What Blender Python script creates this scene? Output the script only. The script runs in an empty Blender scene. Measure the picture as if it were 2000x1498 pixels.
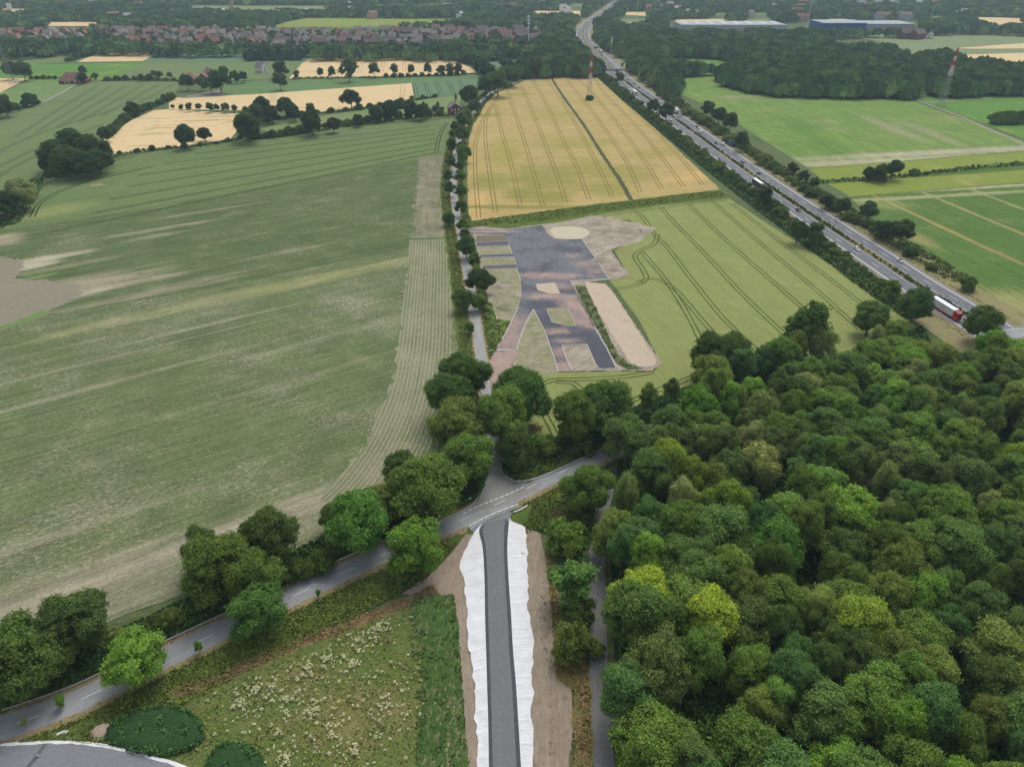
import bpy, bmesh, math, random
import numpy as np
from mathutils import Vector, Matrix
R = math.radians
sc = bpy.context.scene

# ---------------------------------------------------------------- camera, sky, sun, exposure
F_PX, CAM_H, PITCH = 1388.0, 139.0, R(31.7)      # focal length in photo pixels, drone height in m, downward tilt
cam = bpy.data.objects.new("camera", bpy.data.cameras.new("camera"))
sc.collection.objects.link(cam)
cam.location = (0, 0, CAM_H)
cam.rotation_euler = (R(90) - PITCH, 0, 0)
cam.data.sensor_width = 36.0
cam.data.lens = F_PX / 2000 * 36.0
cam.data.clip_start = 1.0
cam.data.clip_end = 30000
sc.camera = cam

SUN_EL, SUN_AZ = R(58), R(20)                     # overcast: a wide, weak sun, a little ahead of the camera
world = bpy.data.worlds.new("World"); sc.world = world
world.use_nodes = True
wn = world.node_tree.nodes
sky = wn.new('ShaderNodeTexSky'); sky.sky_type = 'NISHITA'; sky.sun_disc = False
sky.sun_elevation = SUN_EL; sky.sun_rotation = SUN_AZ
sky.air_density = 1.0; sky.dust_density = 3.0; sky.ozone_density = 1.0
grey = wn.new('ShaderNodeHueSaturation'); grey.inputs['Saturation'].default_value = .38     # thin cloud: a paler sky
world.node_tree.links.new(sky.outputs[0], grey.inputs['Color']); world.node_tree.links.new(grey.outputs[0], wn['Background'].inputs[0])
wn['Background'].inputs[1].default_value = 0.15
sun = bpy.data.objects.new("sun", bpy.data.lights.new("sun", 'SUN'))
sc.collection.objects.link(sun)
sun.data.energy = 1.1; sun.data.angle = R(30); sun.data.color = (1.0, 0.95, 0.87)
sd = Vector((math.sin(SUN_AZ) * math.cos(SUN_EL), math.cos(SUN_AZ) * math.cos(SUN_EL), math.sin(SUN_EL)))
sun.rotation_euler = (-sd).to_track_quat('-Z', 'Y').to_euler()
sc.view_settings.view_transform = 'Standard'; sc.view_settings.look = 'None'
sc.view_settings.exposure = 0.12; sc.view_settings.gamma = 1.0
sc.cycles.max_bounces = 8; sc.cycles.diffuse_bounces = 4; sc.cycles.transparent_max_bounces = 8
sc.cycles.volume_bounces = 0

# ---------------------------------------------------------------- helpers
CS, SN = math.cos(PITCH), math.sin(PITCH)
def G(x, y, z=0.0):
    """surveyed position: where photo pixel (x, y) lies at height z"""
    u = (x - 1000) / F_PX; v = (y - 749) / F_PX
    t = (CAM_H - z) / (SN + v * CS)
    return (u * t, (CS - v * SN) * t)
def scale_at(x, y, z=0.0):
    """photo pixels per metre across the view there"""
    v = (y - 749) / F_PX
    return F_PX * (SN + v * CS) / (CAM_H - z)
def lin(c):
    return tuple(((v / 255 / 12.92) if v <= 10 else ((v / 255 + .055) / 1.055) ** 2.4) for v in c)
rng = np.random.default_rng(7)

def tag(o, label=None, cat=None, group=None, kind=None):
    if label: o['label'] = label
    if cat: o['category'] = cat
    if group: o['group'] = group
    if kind: o['kind'] = kind
    return o
def link(o, parent=None):
    sc.collection.objects.link(o)
    if parent is not None: o.parent = parent
    return o
def empty(name, x, y, z=0.0, rz=0.0):
    o = bpy.data.objects.new(name, None); o.location = (x, y, z); o.rotation_euler = (0, 0, rz)
    o.empty_display_size = .5
    return link(o)
def mesh_obj(name, verts, faces, m, parent=None, smooth=False):
    me = bpy.data.meshes.new(name)
    me.from_pydata([tuple(v) for v in verts], [], [tuple(f) for f in faces])
    for mm in (m if isinstance(m, (list, tuple)) else [m]): me.materials.append(mm)
    if smooth:
        for p in me.polygons: p.use_smooth = True
    me.update()
    return link(bpy.data.objects.new(name, me), parent)
def quad_mesh(name, V, m, cols=None):
    """V: (n,4,3) array of quads as one mesh"""
    n = len(V); me = bpy.data.meshes.new(name)
    me.vertices.add(n * 4); me.vertices.foreach_set('co', np.ascontiguousarray(V, dtype=np.float32).ravel())
    me.loops.add(n * 4); me.loops.foreach_set('vertex_index', np.arange(n * 4, dtype=np.int32))
    me.polygons.add(n); me.polygons.foreach_set('loop_start', np.arange(0, n * 4, 4, dtype=np.int32))
    if cols is not None:
        a = me.color_attributes.new('tint', 'FLOAT_COLOR', 'POINT')
        c4 = np.ones((n, 4, 4), np.float32); c4[:, :, :3] = np.asarray(cols)[:, None, :]
        a.data.foreach_set('color', c4.ravel())
    me.materials.append(m); me.update(); me.validate()
    return me

class NT:
    """short hand for building node materials"""
    def __init__(self, name, rough=.9, spec=.12):
        self.m = bpy.data.materials.new(name); self.m.use_nodes = True
        self.t = self.m.node_tree; self.b = self.t.nodes['Principled BSDF']
        self.b.inputs['Roughness'].default_value = rough
        self.b.inputs['Specular IOR Level'].default_value = spec
    def n(self, typ, **kw):
        x = self.t.nodes.new(typ)
        for k, v in kw.items(): setattr(x, k, v)
        return x
    def put(self, sock, v):
        if hasattr(v, 'is_linked'): self.t.links.new(v, sock)
        elif isinstance(v, tuple) and len(v) == 3 and sock.type == 'RGBA': sock.default_value = (*v, 1)
        else: sock.default_value = v
    def coord(self, kind='Object'): return self.n('ShaderNodeTexCoord').outputs[kind]
    def mapping(self, vec, loc=(0, 0, 0), rot=(0, 0, 0), scale=(1, 1, 1), typ='POINT'):
        x = self.n('ShaderNodeMapping', vector_type=typ); self.put(x.inputs[0], vec)
        x.inputs[1].default_value = loc; x.inputs[2].default_value = rot; x.inputs[3].default_value = scale
        return x.outputs[0]
    def noise(self, vec, scale=1.0, detail=3.0, rough=.55, dist=0.0):
        x = self.n('ShaderNodeTexNoise'); self.put(x.inputs['Vector'], vec)
        x.inputs['Scale'].default_value = scale; x.inputs['Detail'].default_value = detail
        x.inputs['Roughness'].default_value = rough; x.inputs['Distortion'].default_value = dist
        return x.outputs['Fac']
    def rng(self, v, a, b, c=0.0, d=1.0, smooth=False):
        x = self.n('ShaderNodeMapRange')
        if smooth: x.interpolation_type = 'SMOOTHSTEP'
        self.put(x.inputs[0], v); x.inputs[1].default_value = a; x.inputs[2].default_value = b
        x.inputs[3].default_value = c; x.inputs[4].default_value = d
        return x.outputs[0]
    def math(self, op, a, b=0.0, c=None):
        x = self.n('ShaderNodeMath', operation=op); self.put(x.inputs[0], a); self.put(x.inputs[1], b)
        if c is not None: self.put(x.inputs[2], c)
        return x.outputs[0]
    def mix(self, fac, a, b, blend='MIX'):
        x = self.n('ShaderNodeMix', data_type='RGBA', blend_type=blend)
        self.put(x.inputs[0], fac); self.put(x.inputs[6], a); self.put(x.inputs[7], b)
        return x.outputs[2]
    def gain(self, col, f):
        """multiply a colour by a scalar socket"""
        x = self.n('ShaderNodeVectorMath', operation='SCALE'); self.put(x.inputs[0], col); self.put(x.inputs[3], f)
        return x.outputs[0]
    def sep(self, vec):
        x = self.n('ShaderNodeSeparateXYZ'); self.put(x.inputs[0], vec); return x.outputs
    def out(self, col, bump=None, bump_d=.1):
        self.put(self.b.inputs['Base Color'], col)
        if bump is not None:
            x = self.n('ShaderNodeBump'); x.inputs['Distance'].default_value = bump_d
            self.put(x.inputs['Height'], bump); self.t.links.new(x.outputs[0], self.b.inputs['Normal'])
        return self.m

def plain(name, rgb, rough=.6, spec=.3, var=.12, scale=.8, metal=0.0):
    t = NT(name, rough, spec); c = t.coord()
    t.b.inputs['Metallic'].default_value = metal
    n = t.noise(c, scale, 4)
    return t.out(t.gain(lin(rgb), t.rng(n, .3, .7, 1 - var, 1 + var)))

def field_mat(name, c1, c2, ang=0.0, streak=(4, 120, .6), patch=(60, .5), grain=(.7, .35), c3=None, rows=None,
              patches=None, soil=None, uv=False, fine=(0.3, .2), lines=None):
    """crop or meadow ground. ang: direction of the rows (world, radians from +X). streak: (width m, length m, amount of c2 in bands),
    patch: (size m, amount of c2), grain: (size m, brightness variation), rows: (period m, colour, amount), patches: [(x, y, rx, ry, angle, colour, amount)]"""
    t = NT(name, .95, .05)
    P = t.coord('UV' if uv else 'Object')
    Q = P if uv else t.mapping(P, rot=(0, 0, -ang))       # x along the rows, y across them
    if uv: Q = t.mapping(P, rot=(0, 0, R(90)))
    s1 = t.noise(t.mapping(Q, scale=(1 / streak[1], 1 / streak[0], 1)), 1.0, 4, .6)
    s2 = t.noise(P, 1 / patch[0], 5, .6)
    f = t.math('ADD', t.math('MULTIPLY', t.math('SUBTRACT', s1, .5), streak[2] * 4), t.math('MULTIPLY', t.math('SUBTRACT', s2, .5), patch[1] * 4))
    f = t.rng(f, -1, 1, 0, 1)
    col = t.mix(f, lin(c1), lin(c2))
    if c3 is not None:
        s3 = t.noise(t.mapping(P, loc=(311, 77, 5)), 1 / (patch[0] * .45), 6, .65)
        col = t.mix(t.rng(s3, .56, .72), col, lin(c3))
    if patches:
        wob = t.math('MULTIPLY', t.math('SUBTRACT', t.noise(t.mapping(Q, scale=(.04, .25, 1)), 1.0, 6, .7), .5), 1.6)
        for (px, py, rx, ry, pa, pc, amt) in patches:
            if not uv: px, py = G(px, py)
            v = t.mapping(P, loc=(px, py, 0), rot=(0, 0, pa), scale=(rx, ry, 1), typ='TEXTURE')
            ln = t.n('ShaderNodeVectorMath', operation='LENGTH'); t.put(ln.inputs[0], v)
            k = t.rng(t.math('ADD', ln.outputs['Value'], wob), .3, 1.3, amt, 0, True)
            col = t.mix(k, col, lin(pc))
    if rows:
        y = t.sep(Q)[1]
        wv = t.math('SINE', t.math('MULTIPLY', y, 2 * math.pi / rows[0]))
        gap = t.noise(t.mapping(Q, scale=(.5, 1.2, 1)), 1.0, 4, .7)
        k = t.math('MULTIPLY', t.rng(wv, -.3, .9), t.rng(gap, .3, .6, .25, 1))
        col = t.mix(t.math('MULTIPLY', k, rows[2]), col, lin(rows[1]))
    if soil:
        sp = t.noise(t.mapping(Q, scale=(.6, 1.5, 1)), 1 / soil[0], 6, .75)
        big = t.noise(t.mapping(P, loc=(50, 9, 0)), 1 / 45, 4, .6)
        k = t.rng(t.math('ADD', sp, t.math('MULTIPLY', t.math('SUBTRACT', big, .5), .5)), soil[2], soil[2] + .12)
        col = t.mix(t.math('MULTIPLY', k, soil[3]), col, lin(soil[1]))
    if lines:                                              # drill lines of uneven growth: (width m, length m, variation)
        l1 = t.noise(t.mapping(Q, loc=(7, 3, 0), scale=(1 / lines[1], 1 / lines[0], 1)), 1.0, 3, .7); l2 = t.noise(t.mapping(Q, loc=(1, 31, 0), scale=(3 / lines[1], .3 / lines[0], 1)), 1.0, 3, .6); l3 = t.noise(P, 1 / 14, 4, .65)
        for l, a in ((l1, lines[2]), (l2, lines[2] * .6), (l3, lines[2] * .7)): col = t.gain(col, t.rng(l, .3, .7, 1 - a, 1 + a))
    g = t.noise(t.mapping(Q, scale=(.5, 1.3, 1)), 1 / grain[0], 6, .7)
    col = t.gain(col, t.rng(g, .3, .7, 1 - grain[1], 1 + grain[1]))
    h = t.noise(P, 1 / fine[0], 3, .7)
    col = t.gain(col, t.rng(h, .3, .7, 1 - fine[1], 1 + fine[1]))
    return t.out(col, t.math('ADD', g, h), .25)

def catmull(pts, step=4.0, closed=False):
    """smooth curve through ground points"""
    P = [np.array(p, float) for p in pts]; n = len(P); out = []
    if n < 3 and not closed:
        k = max(1, int(np.hypot(*(P[1] - P[0])[:2]) / step)); return [P[0] + (P[1] - P[0]) * i / k for i in range(k + 1)]
    rngi = range(n) if closed else range(n - 1)
    for i in rngi:
        p1, p2 = P[i], P[(i + 1) % n]
        p0 = P[i - 1] if (i > 0 or closed) else 2 * p1 - p2
        p3 = P[(i + 2) % n] if (i + 2 < n or closed) else 2 * p2 - p1
        k = max(1, int(np.hypot(*(p2 - p1)[:2]) / step))
        # centripetal parametrisation avoids loops
        d = [max(1e-3, np.hypot(*(b - a)[:2])) ** .5 for a, b in ((p0, p1), (p1, p2), (p2, p3))]
        m1 = (p2 - p1) + d[1] * ((p1 - p0) / d[0] - (p2 - p0) / (d[0] + d[1]))
        m2 = (p2 - p1) + d[1] * ((p3 - p2) / d[2] - (p3 - p1) / (d[1] + d[2]))
        for j in range(k):
            s = j / k; s2, s3 = s * s, s * s * s
            out.append(p1 * (2 * s3 - 3 * s2 + 1) + m1 * (s3 - 2 * s2 + s) + p2 * (-2 * s3 + 3 * s2) + m2 * (s3 - s2))
    if not closed: out.append(P[-1])
    return out
def normals_of(c):
    c = np.array([p[:2] for p in c]); d = np.gradient(c, axis=0)
    d /= np.maximum(1e-6, np.hypot(d[:, 0], d[:, 1]))[:, None]
    return np.stack([d[:, 1], -d[:, 0]], 1), d        # right-hand normals, tangents
def offset(c, o):
    nn, _ = normals_of(c); return [np.array(p[:2]) + n * o for p, n in zip(c, nn)]
def ribbon_data(c, w0, w1, z, rough=0.0, cols=1, v0=0.0):
    """strip from offset w0 to w1 right of curve c; returns verts, faces, uv-per-vertex"""
    c = [np.array(p[:2]) for p in c]; nn, _ = normals_of(c)
    L = np.concatenate([[0], np.cumsum([np.hypot(*(b - a)) for a, b in zip(c[:-1], c[1:])])]) + v0
    V, Fc, UV = [], [], []
    for i, p in enumerate(c):
        for j in range(cols + 1):
            o = w0 + (w1 - w0) * j / cols
            if rough and j in (0, cols): o += rng.normal() * rough
            q = p + nn[i] * o
            V.append((q[0], q[1], z)); UV.append((o, L[i]))
    k = cols + 1
    for i in range(len(c) - 1):
        for j in range(cols):
            Fc.append((i * k + j, i * k + j + 1, (i + 1) * k + j + 1, (i + 1) * k + j))
    return V, Fc, UV
class MB:
    """collects pieces into one mesh"""
    def __init__(self): self.V, self.F, self.UV = [], [], []
    def add(self, V, Fc, UV=None):
        n = len(self.V); self.V += list(V); self.F += [tuple(i + n for i in f) for f in Fc]
        self.UV += list(UV) if UV is not None else [(0, 0)] * len(V)
    def box(self, cx, cy, cz, sx, sy, sz, rz=0.0, taper=1.0):
        c, s = math.cos(rz), math.sin(rz); V = []
        for dz in (-.5, .5):
            k = taper if dz > 0 else 1.0
            for dx, dy in ((-.5, -.5), (.5, -.5), (.5, .5), (-.5, .5)):
                X, Y = dx * sx * k, dy * sy * k
                V.append((cx + X * c - Y * s, cy + X * s + Y * c, cz + dz * sz))
        self.add(V, [(3, 2, 1, 0), (4, 5, 6, 7), (0, 1, 5, 4), (1, 2, 6, 5), (2, 3, 7, 6), (3, 0, 4, 7)])
    def bar(self, a, b, r, r2=None, n=5):
        a, b = Vector(a), Vector(b); d = (b - a)
        if d.length < 1e-6: return
        q = d.to_track_quat('Z', 'Y'); r2 = r if r2 is None else r2; V = []
        for p, rr in ((a, r), (b, r2)):
            for i in range(n):
                t = 2 * math.pi * i / n
                V.append(tuple(p + q @ Vector((math.cos(t) * rr, math.sin(t) * rr, 0))))
        Fc = [(i, (i + 1) % n, n + (i + 1) % n, n + i) for i in range(n)] + [tuple(range(n))[::-1], tuple(range(n, 2 * n))]
        self.add(V, Fc)
    def build(self, name, m, parent=None, smooth=False):
        o = mesh_obj(name, self.V, self.F, m, parent, smooth)
        uv = o.data.uv_layers.new(name='UVMap')
        idx = np.empty(len(o.data.loops), np.int32); o.data.loops.foreach_get('vertex_index', idx)
        uv.data.foreach_set('uv', np.array(self.UV, np.float32)[idx].ravel())
        return o
_layer = [0]
def next_z():
    _layer[0] += 1; return .02 + .003 * _layer[0]
def densify(P, step, amp):
    out = []
    for a, b in zip(P, P[1:] + P[:1]):
        a, b = np.array(a), np.array(b); L = np.hypot(*(b - a)); k = max(1, int(L / step))
        for i in range(k): out.append(a + (b - a) * i / k + (rng.normal(size=2) * amp if i else 0))
    return out
def sheet(name, px, m, kind='structure', rough=None, smooth=False, z=None, label=None):
    """a patch of ground whose outline is surveyed at photo pixels"""
    P = [np.array(G(*p)) for p in px]
    if smooth: P = catmull(P, 2.5, True)
    if rough: P = densify(P, *rough)
    z = next_z() if z is None else z
    bm = bmesh.new(); f = bm.faces.new([bm.verts.new((p[0], p[1], z)) for p in P])
    bmesh.ops.recalc_face_normals(bm, faces=bm.faces)
    if f.normal.z < 0: f.normal_flip()
    bmesh.ops.triangulate(bm, faces=bm.faces[:])
    me = bpy.data.meshes.new(name); bm.to_mesh(me); bm.free(); me.materials.append(m)
    return tag(link(bpy.data.objects.new(name, me)), label, kind=kind)
def inside(P, poly):
    """P (n,2), poly list of points -> bool mask"""
    poly = np.array(poly); x, y = P[:, 0], P[:, 1]; r = np.zeros(len(P), bool); j = len(poly) - 1
    for i in range(len(poly)):
        xi, yi = poly[i]; xj, yj = poly[j]
        with np.errstate(divide='ignore', invalid='ignore'):
            r ^= ((yi > y) != (yj > y)) & (x < (xj - xi) * (y - yi) / (yj - yi) + xi)
        j = i
    return r
def gang(a, b):
    """ground direction (radians) from photo pixel a to b"""
    A, B = G(*a), G(*b); return math.atan2(B[1] - A[1], B[0] - A[0])
def trams(name, lines, m, gauge=2.2, w=.6, zz=None, rough=.05):
    """wheel tracks through a crop: pairs of narrow strips along each line"""
    mb = MB(); z = next_z() if zz is None else zz
    for i, l in enumerate(lines):
        c = catmull([G(*p) for p in l], 3.0)
        for o in (-gauge / 2, gauge / 2): mb.add(*ribbon_data(c, o - w / 2, o + w / 2, z + .002 * i, rough))
    return tag(mb.build(name, m), kind='structure')
# ================================================================ ground, fields, roads
gm = field_mat('ground_cover', (84, 104, 66), (108, 118, 78), 0.3, (30, 200, .3), (140, .6), (2, .3), (70, 92, 58))
S = 9000
go = mesh_obj('ground', [(-S, -300, 0), (S, -300, 0), (S, 2 * S, 0), (-S, 2 * S, 0)], [(0, 1, 2, 3)], gm); tag(go, kind='structure')

# --- far fields left, tan and green
M_tan = field_mat('tan_barley', (216, 190, 142), (226, 202, 156), gang((340, 205), (800, 175)), (8, 200, .3), (50, .5), (1.5, .10), (198, 178, 122))
M_tan2 = field_mat('lodged_barley', (218, 192, 144), (230, 206, 160), .2, (5, 60, .3), (30, .5), (1.5, .12), (186, 168, 112),
                   patches=[(395, 236, 26, 2.5, .2, (150, 140, 92), .9), (430, 228, 18, 2, .4, (160, 150, 98), .9), (300, 262, 16, 6, .2, (180, 172, 110), .7), (330, 250, 22, 1.6, .1, (150, 140, 92), .8),
                   (275, 285, 12, 1.5, .1, (150, 138, 92), .8), (370, 262, 14, 1.4, .5, (150, 140, 92), .8), (310, 232, 20, 1.6, .1, (160, 150, 100), .8), (350, 243, 25, 1.4, .5, (160, 150, 100), .8), (450, 240, 14, 1.6, .5, (165, 152, 104), .8)])
M_blue = field_mat('blue_green_crop', (104, 130, 102), (112, 134, 100), .9, (6, 100, .3), (60, .4), (1.5, .08))
M_grn = field_mat('green_crop', (108, 128, 82), (120, 136, 88), .5, (8, 150, .35), (70, .5), (1.5, .08))
M_pale = field_mat('pale_green_crop', (120, 140, 86), (130, 144, 94), .4, (8, 150, .3), (60, .5), (1.5, .08))
M_bright = field_mat('bright_grass', (94, 136, 62), (106, 144, 66), 0, (20, 200, .4), (60, .5), (1.5, .08), (150, 164, 78))
M_pasture = field_mat('pasture', (106, 136, 80), (126, 146, 90), .4, (15, 80, .4), (40, .6), (1.5, .1), (140, 146, 96))
M_tram = plain('tram_track_soil', (58, 72, 46), .95, .05)
M_tram2 = plain('tram_track_wheat', (128, 112, 62), .95, .05)

sheet('green_field', [(-400, 122), (0, 122), (100, 102), (184, 102), (130, 122), (50, 128), (-400, 150)], M_grn)
sheet('green_field', [(-400, 140), (60, 127), (280, 122), (225, 150), (180, 162), (130, 160), (60, 160), (-400, 185)], M_bright)
sheet('barley_field', [(200, 102), (322, 101), (278, 120), (150, 121.5)], M_tan)
sheet('green_field', [(322, 101), (485, 104), (620, 108), (590, 121), (279, 121)], M_blue)
sheet('green_field', [(281, 121.5), (592, 121), (562, 153), (480, 157), (352, 160), (205, 158)], M_grn)
sheet('barley_field', [(-300, 160), (0, 153.5), (55, 154), (0, 182), (-300, 270)], M_tan)
sheet('pasture_field', [(-300, 250), (0, 182), (58, 158), (146, 162), (150, 167), (78, 200), (-40, 242), (-300, 330)], M_pasture)
sheet('cereal_field', [(176, 160), (352, 161), (340, 188), (296, 214), (256, 228), (206, 264), (188, 285), (120, 330), (60, 350), (-20, 385), (-300, 520), (-300, 345), (-20, 243), (82, 201), (150, 170)], M_grn)
sheet('barley_field', [(617, 109), (770, 107), (875, 111), (938, 143), (751, 152), (564, 154), (590, 124)], M_tan)
sheet('grass_field', [(440, 162), (560, 156), (751, 153), (938, 145), (942, 151), (800, 164), (500, 185), (430, 190)], field_mat('meadow_strip', (98, 128, 82), (112, 138, 88), .2, (8, 200, .4), (50, .4), (1.5, .08)))
sheet('barley_field', [(330, 192), (500, 184.5), (804, 163), (809, 195), (690, 212), (625, 219), (560, 217), (330, 214)], M_tan)
sheet('blue_green_field', [(805, 163), (942, 152), (932, 176), (880, 186), (810, 196)], M_blue)
sheet('pale_green_field', [(508, 252), (560, 240), (675, 219), (810, 198), (905, 184), (892, 215), (872, 229), (725, 243), (600, 261), (535, 264)], M_pale)
sheet('lodged_barley_field', [(300, 216), (330, 214), (473, 223), (468, 250), (450, 272), (330, 290), (226, 303), (203, 273), (254, 237)], M_tan2)
sheet('blue_green_field', [(890, 104), (1040, 102), (1045, 125), (950, 132)], M_blue)
sheet('farm_yard', [(365, 188), (430, 176), (440, 188), (350, 193)], plain('yard_soil', (128, 128, 112), .95))
sheet('farm_yard', [(118, 158), (155, 158), (160, 164), (118, 162)], plain('yard_gravel', (150, 146, 138), .95))
# far lines in the crops
fl = []
for k in range(9):
    a = (205 + 22 * k - 120, 212 + 4 * k); fl.append([(60 + 42 * k - 30, 268 - 10 * k), (190 + 30 * k, 168 - .6 * k)]) if k < 6 else None
trams('tramline', fl + [[(86, 200.5), (220, 195), (336, 191)], [(-60, 330), (60, 268), (230, 212)], [(-60, 380), (80, 300), (190, 262)], [(-40, 345), (60, 297), (200, 244)]], M_tram, 3, .8)
trams('tramline', [[(620 + 40 * k + a, 147 - 1.2 * k), (650 + 32 * k + a, 108.5)] for k, a in ((1, 0), (2, 0), (3, 5), (4, 10), (5, 22), (6, 35))] + [[(784, 193), (788, 165)]], plain('tram_track_tan', (182, 158, 110), .95), 4, .9)
trams('tramline', [[(815 + 24 * k, 193 - 3 * k), (808 + 22 * k, 163 - 1.5 * k)] for k in range(5)] + [[(928, 176), (940, 154)]], M_tram, 3.5, .8)

# --- cereal field with dark tramlines
D_top = [(10, 445), (60, 385), (110, 352), (220, 318), (300, 296), (500, 270), (700, 247), (886, 232)]
D_bot = [(0, 452), (200, 422), (450, 378), (700, 331), (876, 302)]
M_D = field_mat('rye', (104, 125, 80), (118, 134, 84), gang((200, 400), (860, 265)), (7, 160, .3), (60, .45), (1.2, .14), (118, 134, 82), lines=(1.6, 90, .08),
                patches=[(90, 415, 30, 14, .7, (146, 154, 96), .8), (700, 262, 30, 4, .15, (100, 122, 96), .7), (190, 362, 5, 3, .2, (170, 150, 118), 1)])
sheet('rye_field', D_bot + D_top[::-1], M_D, rough=(6, .3))
dl = []
for i, (yl, yr, xl, xr) in enumerate(((287, 246, 380, 840), (298, 254, 320, 850), (311, 262, 270, 852), (326, 271, 250, 851), (341, 281, 215, 850), (357, 291, 180, 848), (371, 299, 100, 862))):
    sl = (yr - yl) / 350.0; dl.append([(xl, yl - sl * (500 - xl)), (500, yl), (xr, yl + sl * (xr - 500))])
trams('tramline', dl + [[(852, 296), (855, 280), (862, 258), (874, 240)], [(62, 425), (85, 392), (150, 362), (300, 325)]], M_tram, 2.4, .9)

# --- sparse green field and its headland strip
aC = gang((200, 470), (800, 370))
bei = (176, 164, 138)
M_C = field_mat('young_sugar_beet', (80, 102, 60), (102, 118, 72), aC, (3, 80, .8), (40, .6), (.9, .22), (120, 130, 92), rows=(1.5, (130, 134, 104), .4), soil=(1.0, bei, .58, .8), lines=(1.2, 70, .2),
                patches=[(310, 448, 30, 3.5, aC, bei, .53), (300, 462, 22, 3, aC, bei, .43), (410, 412, 35, 1.8, aC, bei, .50), (90, 505, 24, 5, aC, (196, 188, 160), .95), (60, 520, 18, 5, aC, (200, 192, 165), .9), (130, 520, 40, 3, aC, bei, .37),
                (150, 545, 40, 4, aC, bei, .43), (120, 565, 48, 9, aC, (176, 164, 140), .8), (110, 585, 26, 6, aC, (200, 190, 168), .95), (190, 565, 42, 5, aC, bei, .53), (210, 590, 40, 4, aC, bei, .43), (300, 545, 25, 3, aC, bei, .46), (370, 560, 30, 3, aC, bei, .37), (390, 548, 30, 3, aC, bei, .37), (560, 492, 26, 3.5, aC, bei, .31), (0, 470, 14, 12, 0, bei, .9)])
sheet('beet_field', [(-400, 520), (0, 450)] + D_bot[1:] + [(872, 462), (820, 480), (600, 523), (330, 577), (95, 614), (0, 645), (-400, 760)], M_C, rough=(5, .25))
M_soil = field_mat('bare_soil', (142, 138, 116), (154, 148, 128), .9, (3, 60, .5), (30, .4), (.8, .10), rows=(2.5, (128, 121, 108), .3))
sheet('bare_soil_patch', [(-300, 505), (0, 502), (42, 507), (48, 522), (30, 545), (95, 549), (152, 558), (158, 575), (130, 592), (92, 608), (0, 642), (-300, 730)], M_soil, rough=(1.2, 1.1))
sheet('grass_tongue', [(42, 546), (112, 532), (110, 536), (50, 549)], M_pasture)
sheet('grass_tongue', [(0, 638), (40, 626), (80, 607), (94, 609), (95, 616), (40, 634), (0, 648)], M_pasture, rough=(2, .3))

# --- big maize field
aA = gang((0, 731), (480, 617))
soilA = (172, 163, 140)
M_A = field_mat('young_maize', (80, 102, 58), (104, 120, 74), aA, (2.2, 90, .8), (35, .5), (.7, .26), (124, 132, 94), rows=(.75, (150, 150, 120), .6), soil=(.9, soilA, .53, .85), fine=(.35, .3), lines=(1.1, 70, .2),
                patches=[(420, 632, 46, 1.8, aA, soilA, .50), (150, 715, 90, 1.3, aA, soilA, .43), (60, 790, 70, 1.4, aA, soilA, .43), (260, 735, 70, 1.3, aA, soilA, .31), (290, 640, 60, 1.2, aA, soilA, .31), (420, 585, 80, 6, aA, (146, 152, 98), .7), (650, 540, 70, 6, aA, (156, 158, 106), .7),
                (640, 660, 60, 3, aA, soilA, .25), (520, 760, 60, 2, aA, soilA, .22), (470, 1030, 55, 5, aA, soilA, .46), (250, 1110, 60, 7, aA, soilA, .46), (60, 1170, 40, 9, aA, soilA, .43), (330, 1080, 60, 2.5, aA, soilA, .50), (600, 1015, 26, 9, aA, soilA, .43), (230, 1180, 30, 8, aA, soilA, .43), (100, 1050, 50, 2, aA, soilA, .37), (680, 960, 20, 5, aA, soilA, .37)])
sheet('maize_field', [(-420, 790), (0, 646), (95, 615), (330, 578), (600, 524), (820, 481), (876, 464), (880, 560), (900, 690), (870, 800), (852, 900), (850, 965), (760, 1010), (600, 1078), (420, 1140), (210, 1215), (0, 1290), (-260, 1390)], M_A, rough=(4, .2))
# headland strips whose rows run along the little road
hl = catmull([G(*p) for p in ((846, 468), (845, 520), (842, 600), (838, 680), (824, 770), (800, 840), (770, 900), (728, 960), (690, 1000))], 3.0)
hw = [(scale_at(846, 468), 30), (scale_at(842, 600), 0)]
M_head = field_mat('headland_maize', (100, 116, 72), (146, 146, 114), 0, (2.5, 60, .8), (22, .9), (.7, .22), (150, 148, 118), rows=(1.5, (174, 168, 144), .8), soil=(.9, (176, 168, 146), .54, .8), uv=True, fine=(.3, .18))
mb = MB(); nn, _ = normals_of(hl)
for i, p in enumerate(hl): pass
V, Fc, UV = ribbon_data(hl, -9.5, 13, next_z(), .8, 9)
mb.add(V, Fc, UV); tag(mb.build('headland_strip', M_head), kind='structure')
hl2 = catmull([G(*p) for p in ((846, 306), (846, 350), (843, 400), (842, 465))], 4.0)
mb = MB(); mb.add(*ribbon_data(hl2, -8, 10.5, next_z(), 1.3, 6)); tag(mb.build('headland_strip', field_mat('headland_beet', (104, 114, 78), (152, 146, 122), 0, (2.5, 60, .8), (14, .9), (.8, .16), None, rows=(1.5, (160, 150, 126), .6), lines=(1.2, 40, .15), uv=True)), kind='structure')

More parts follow.
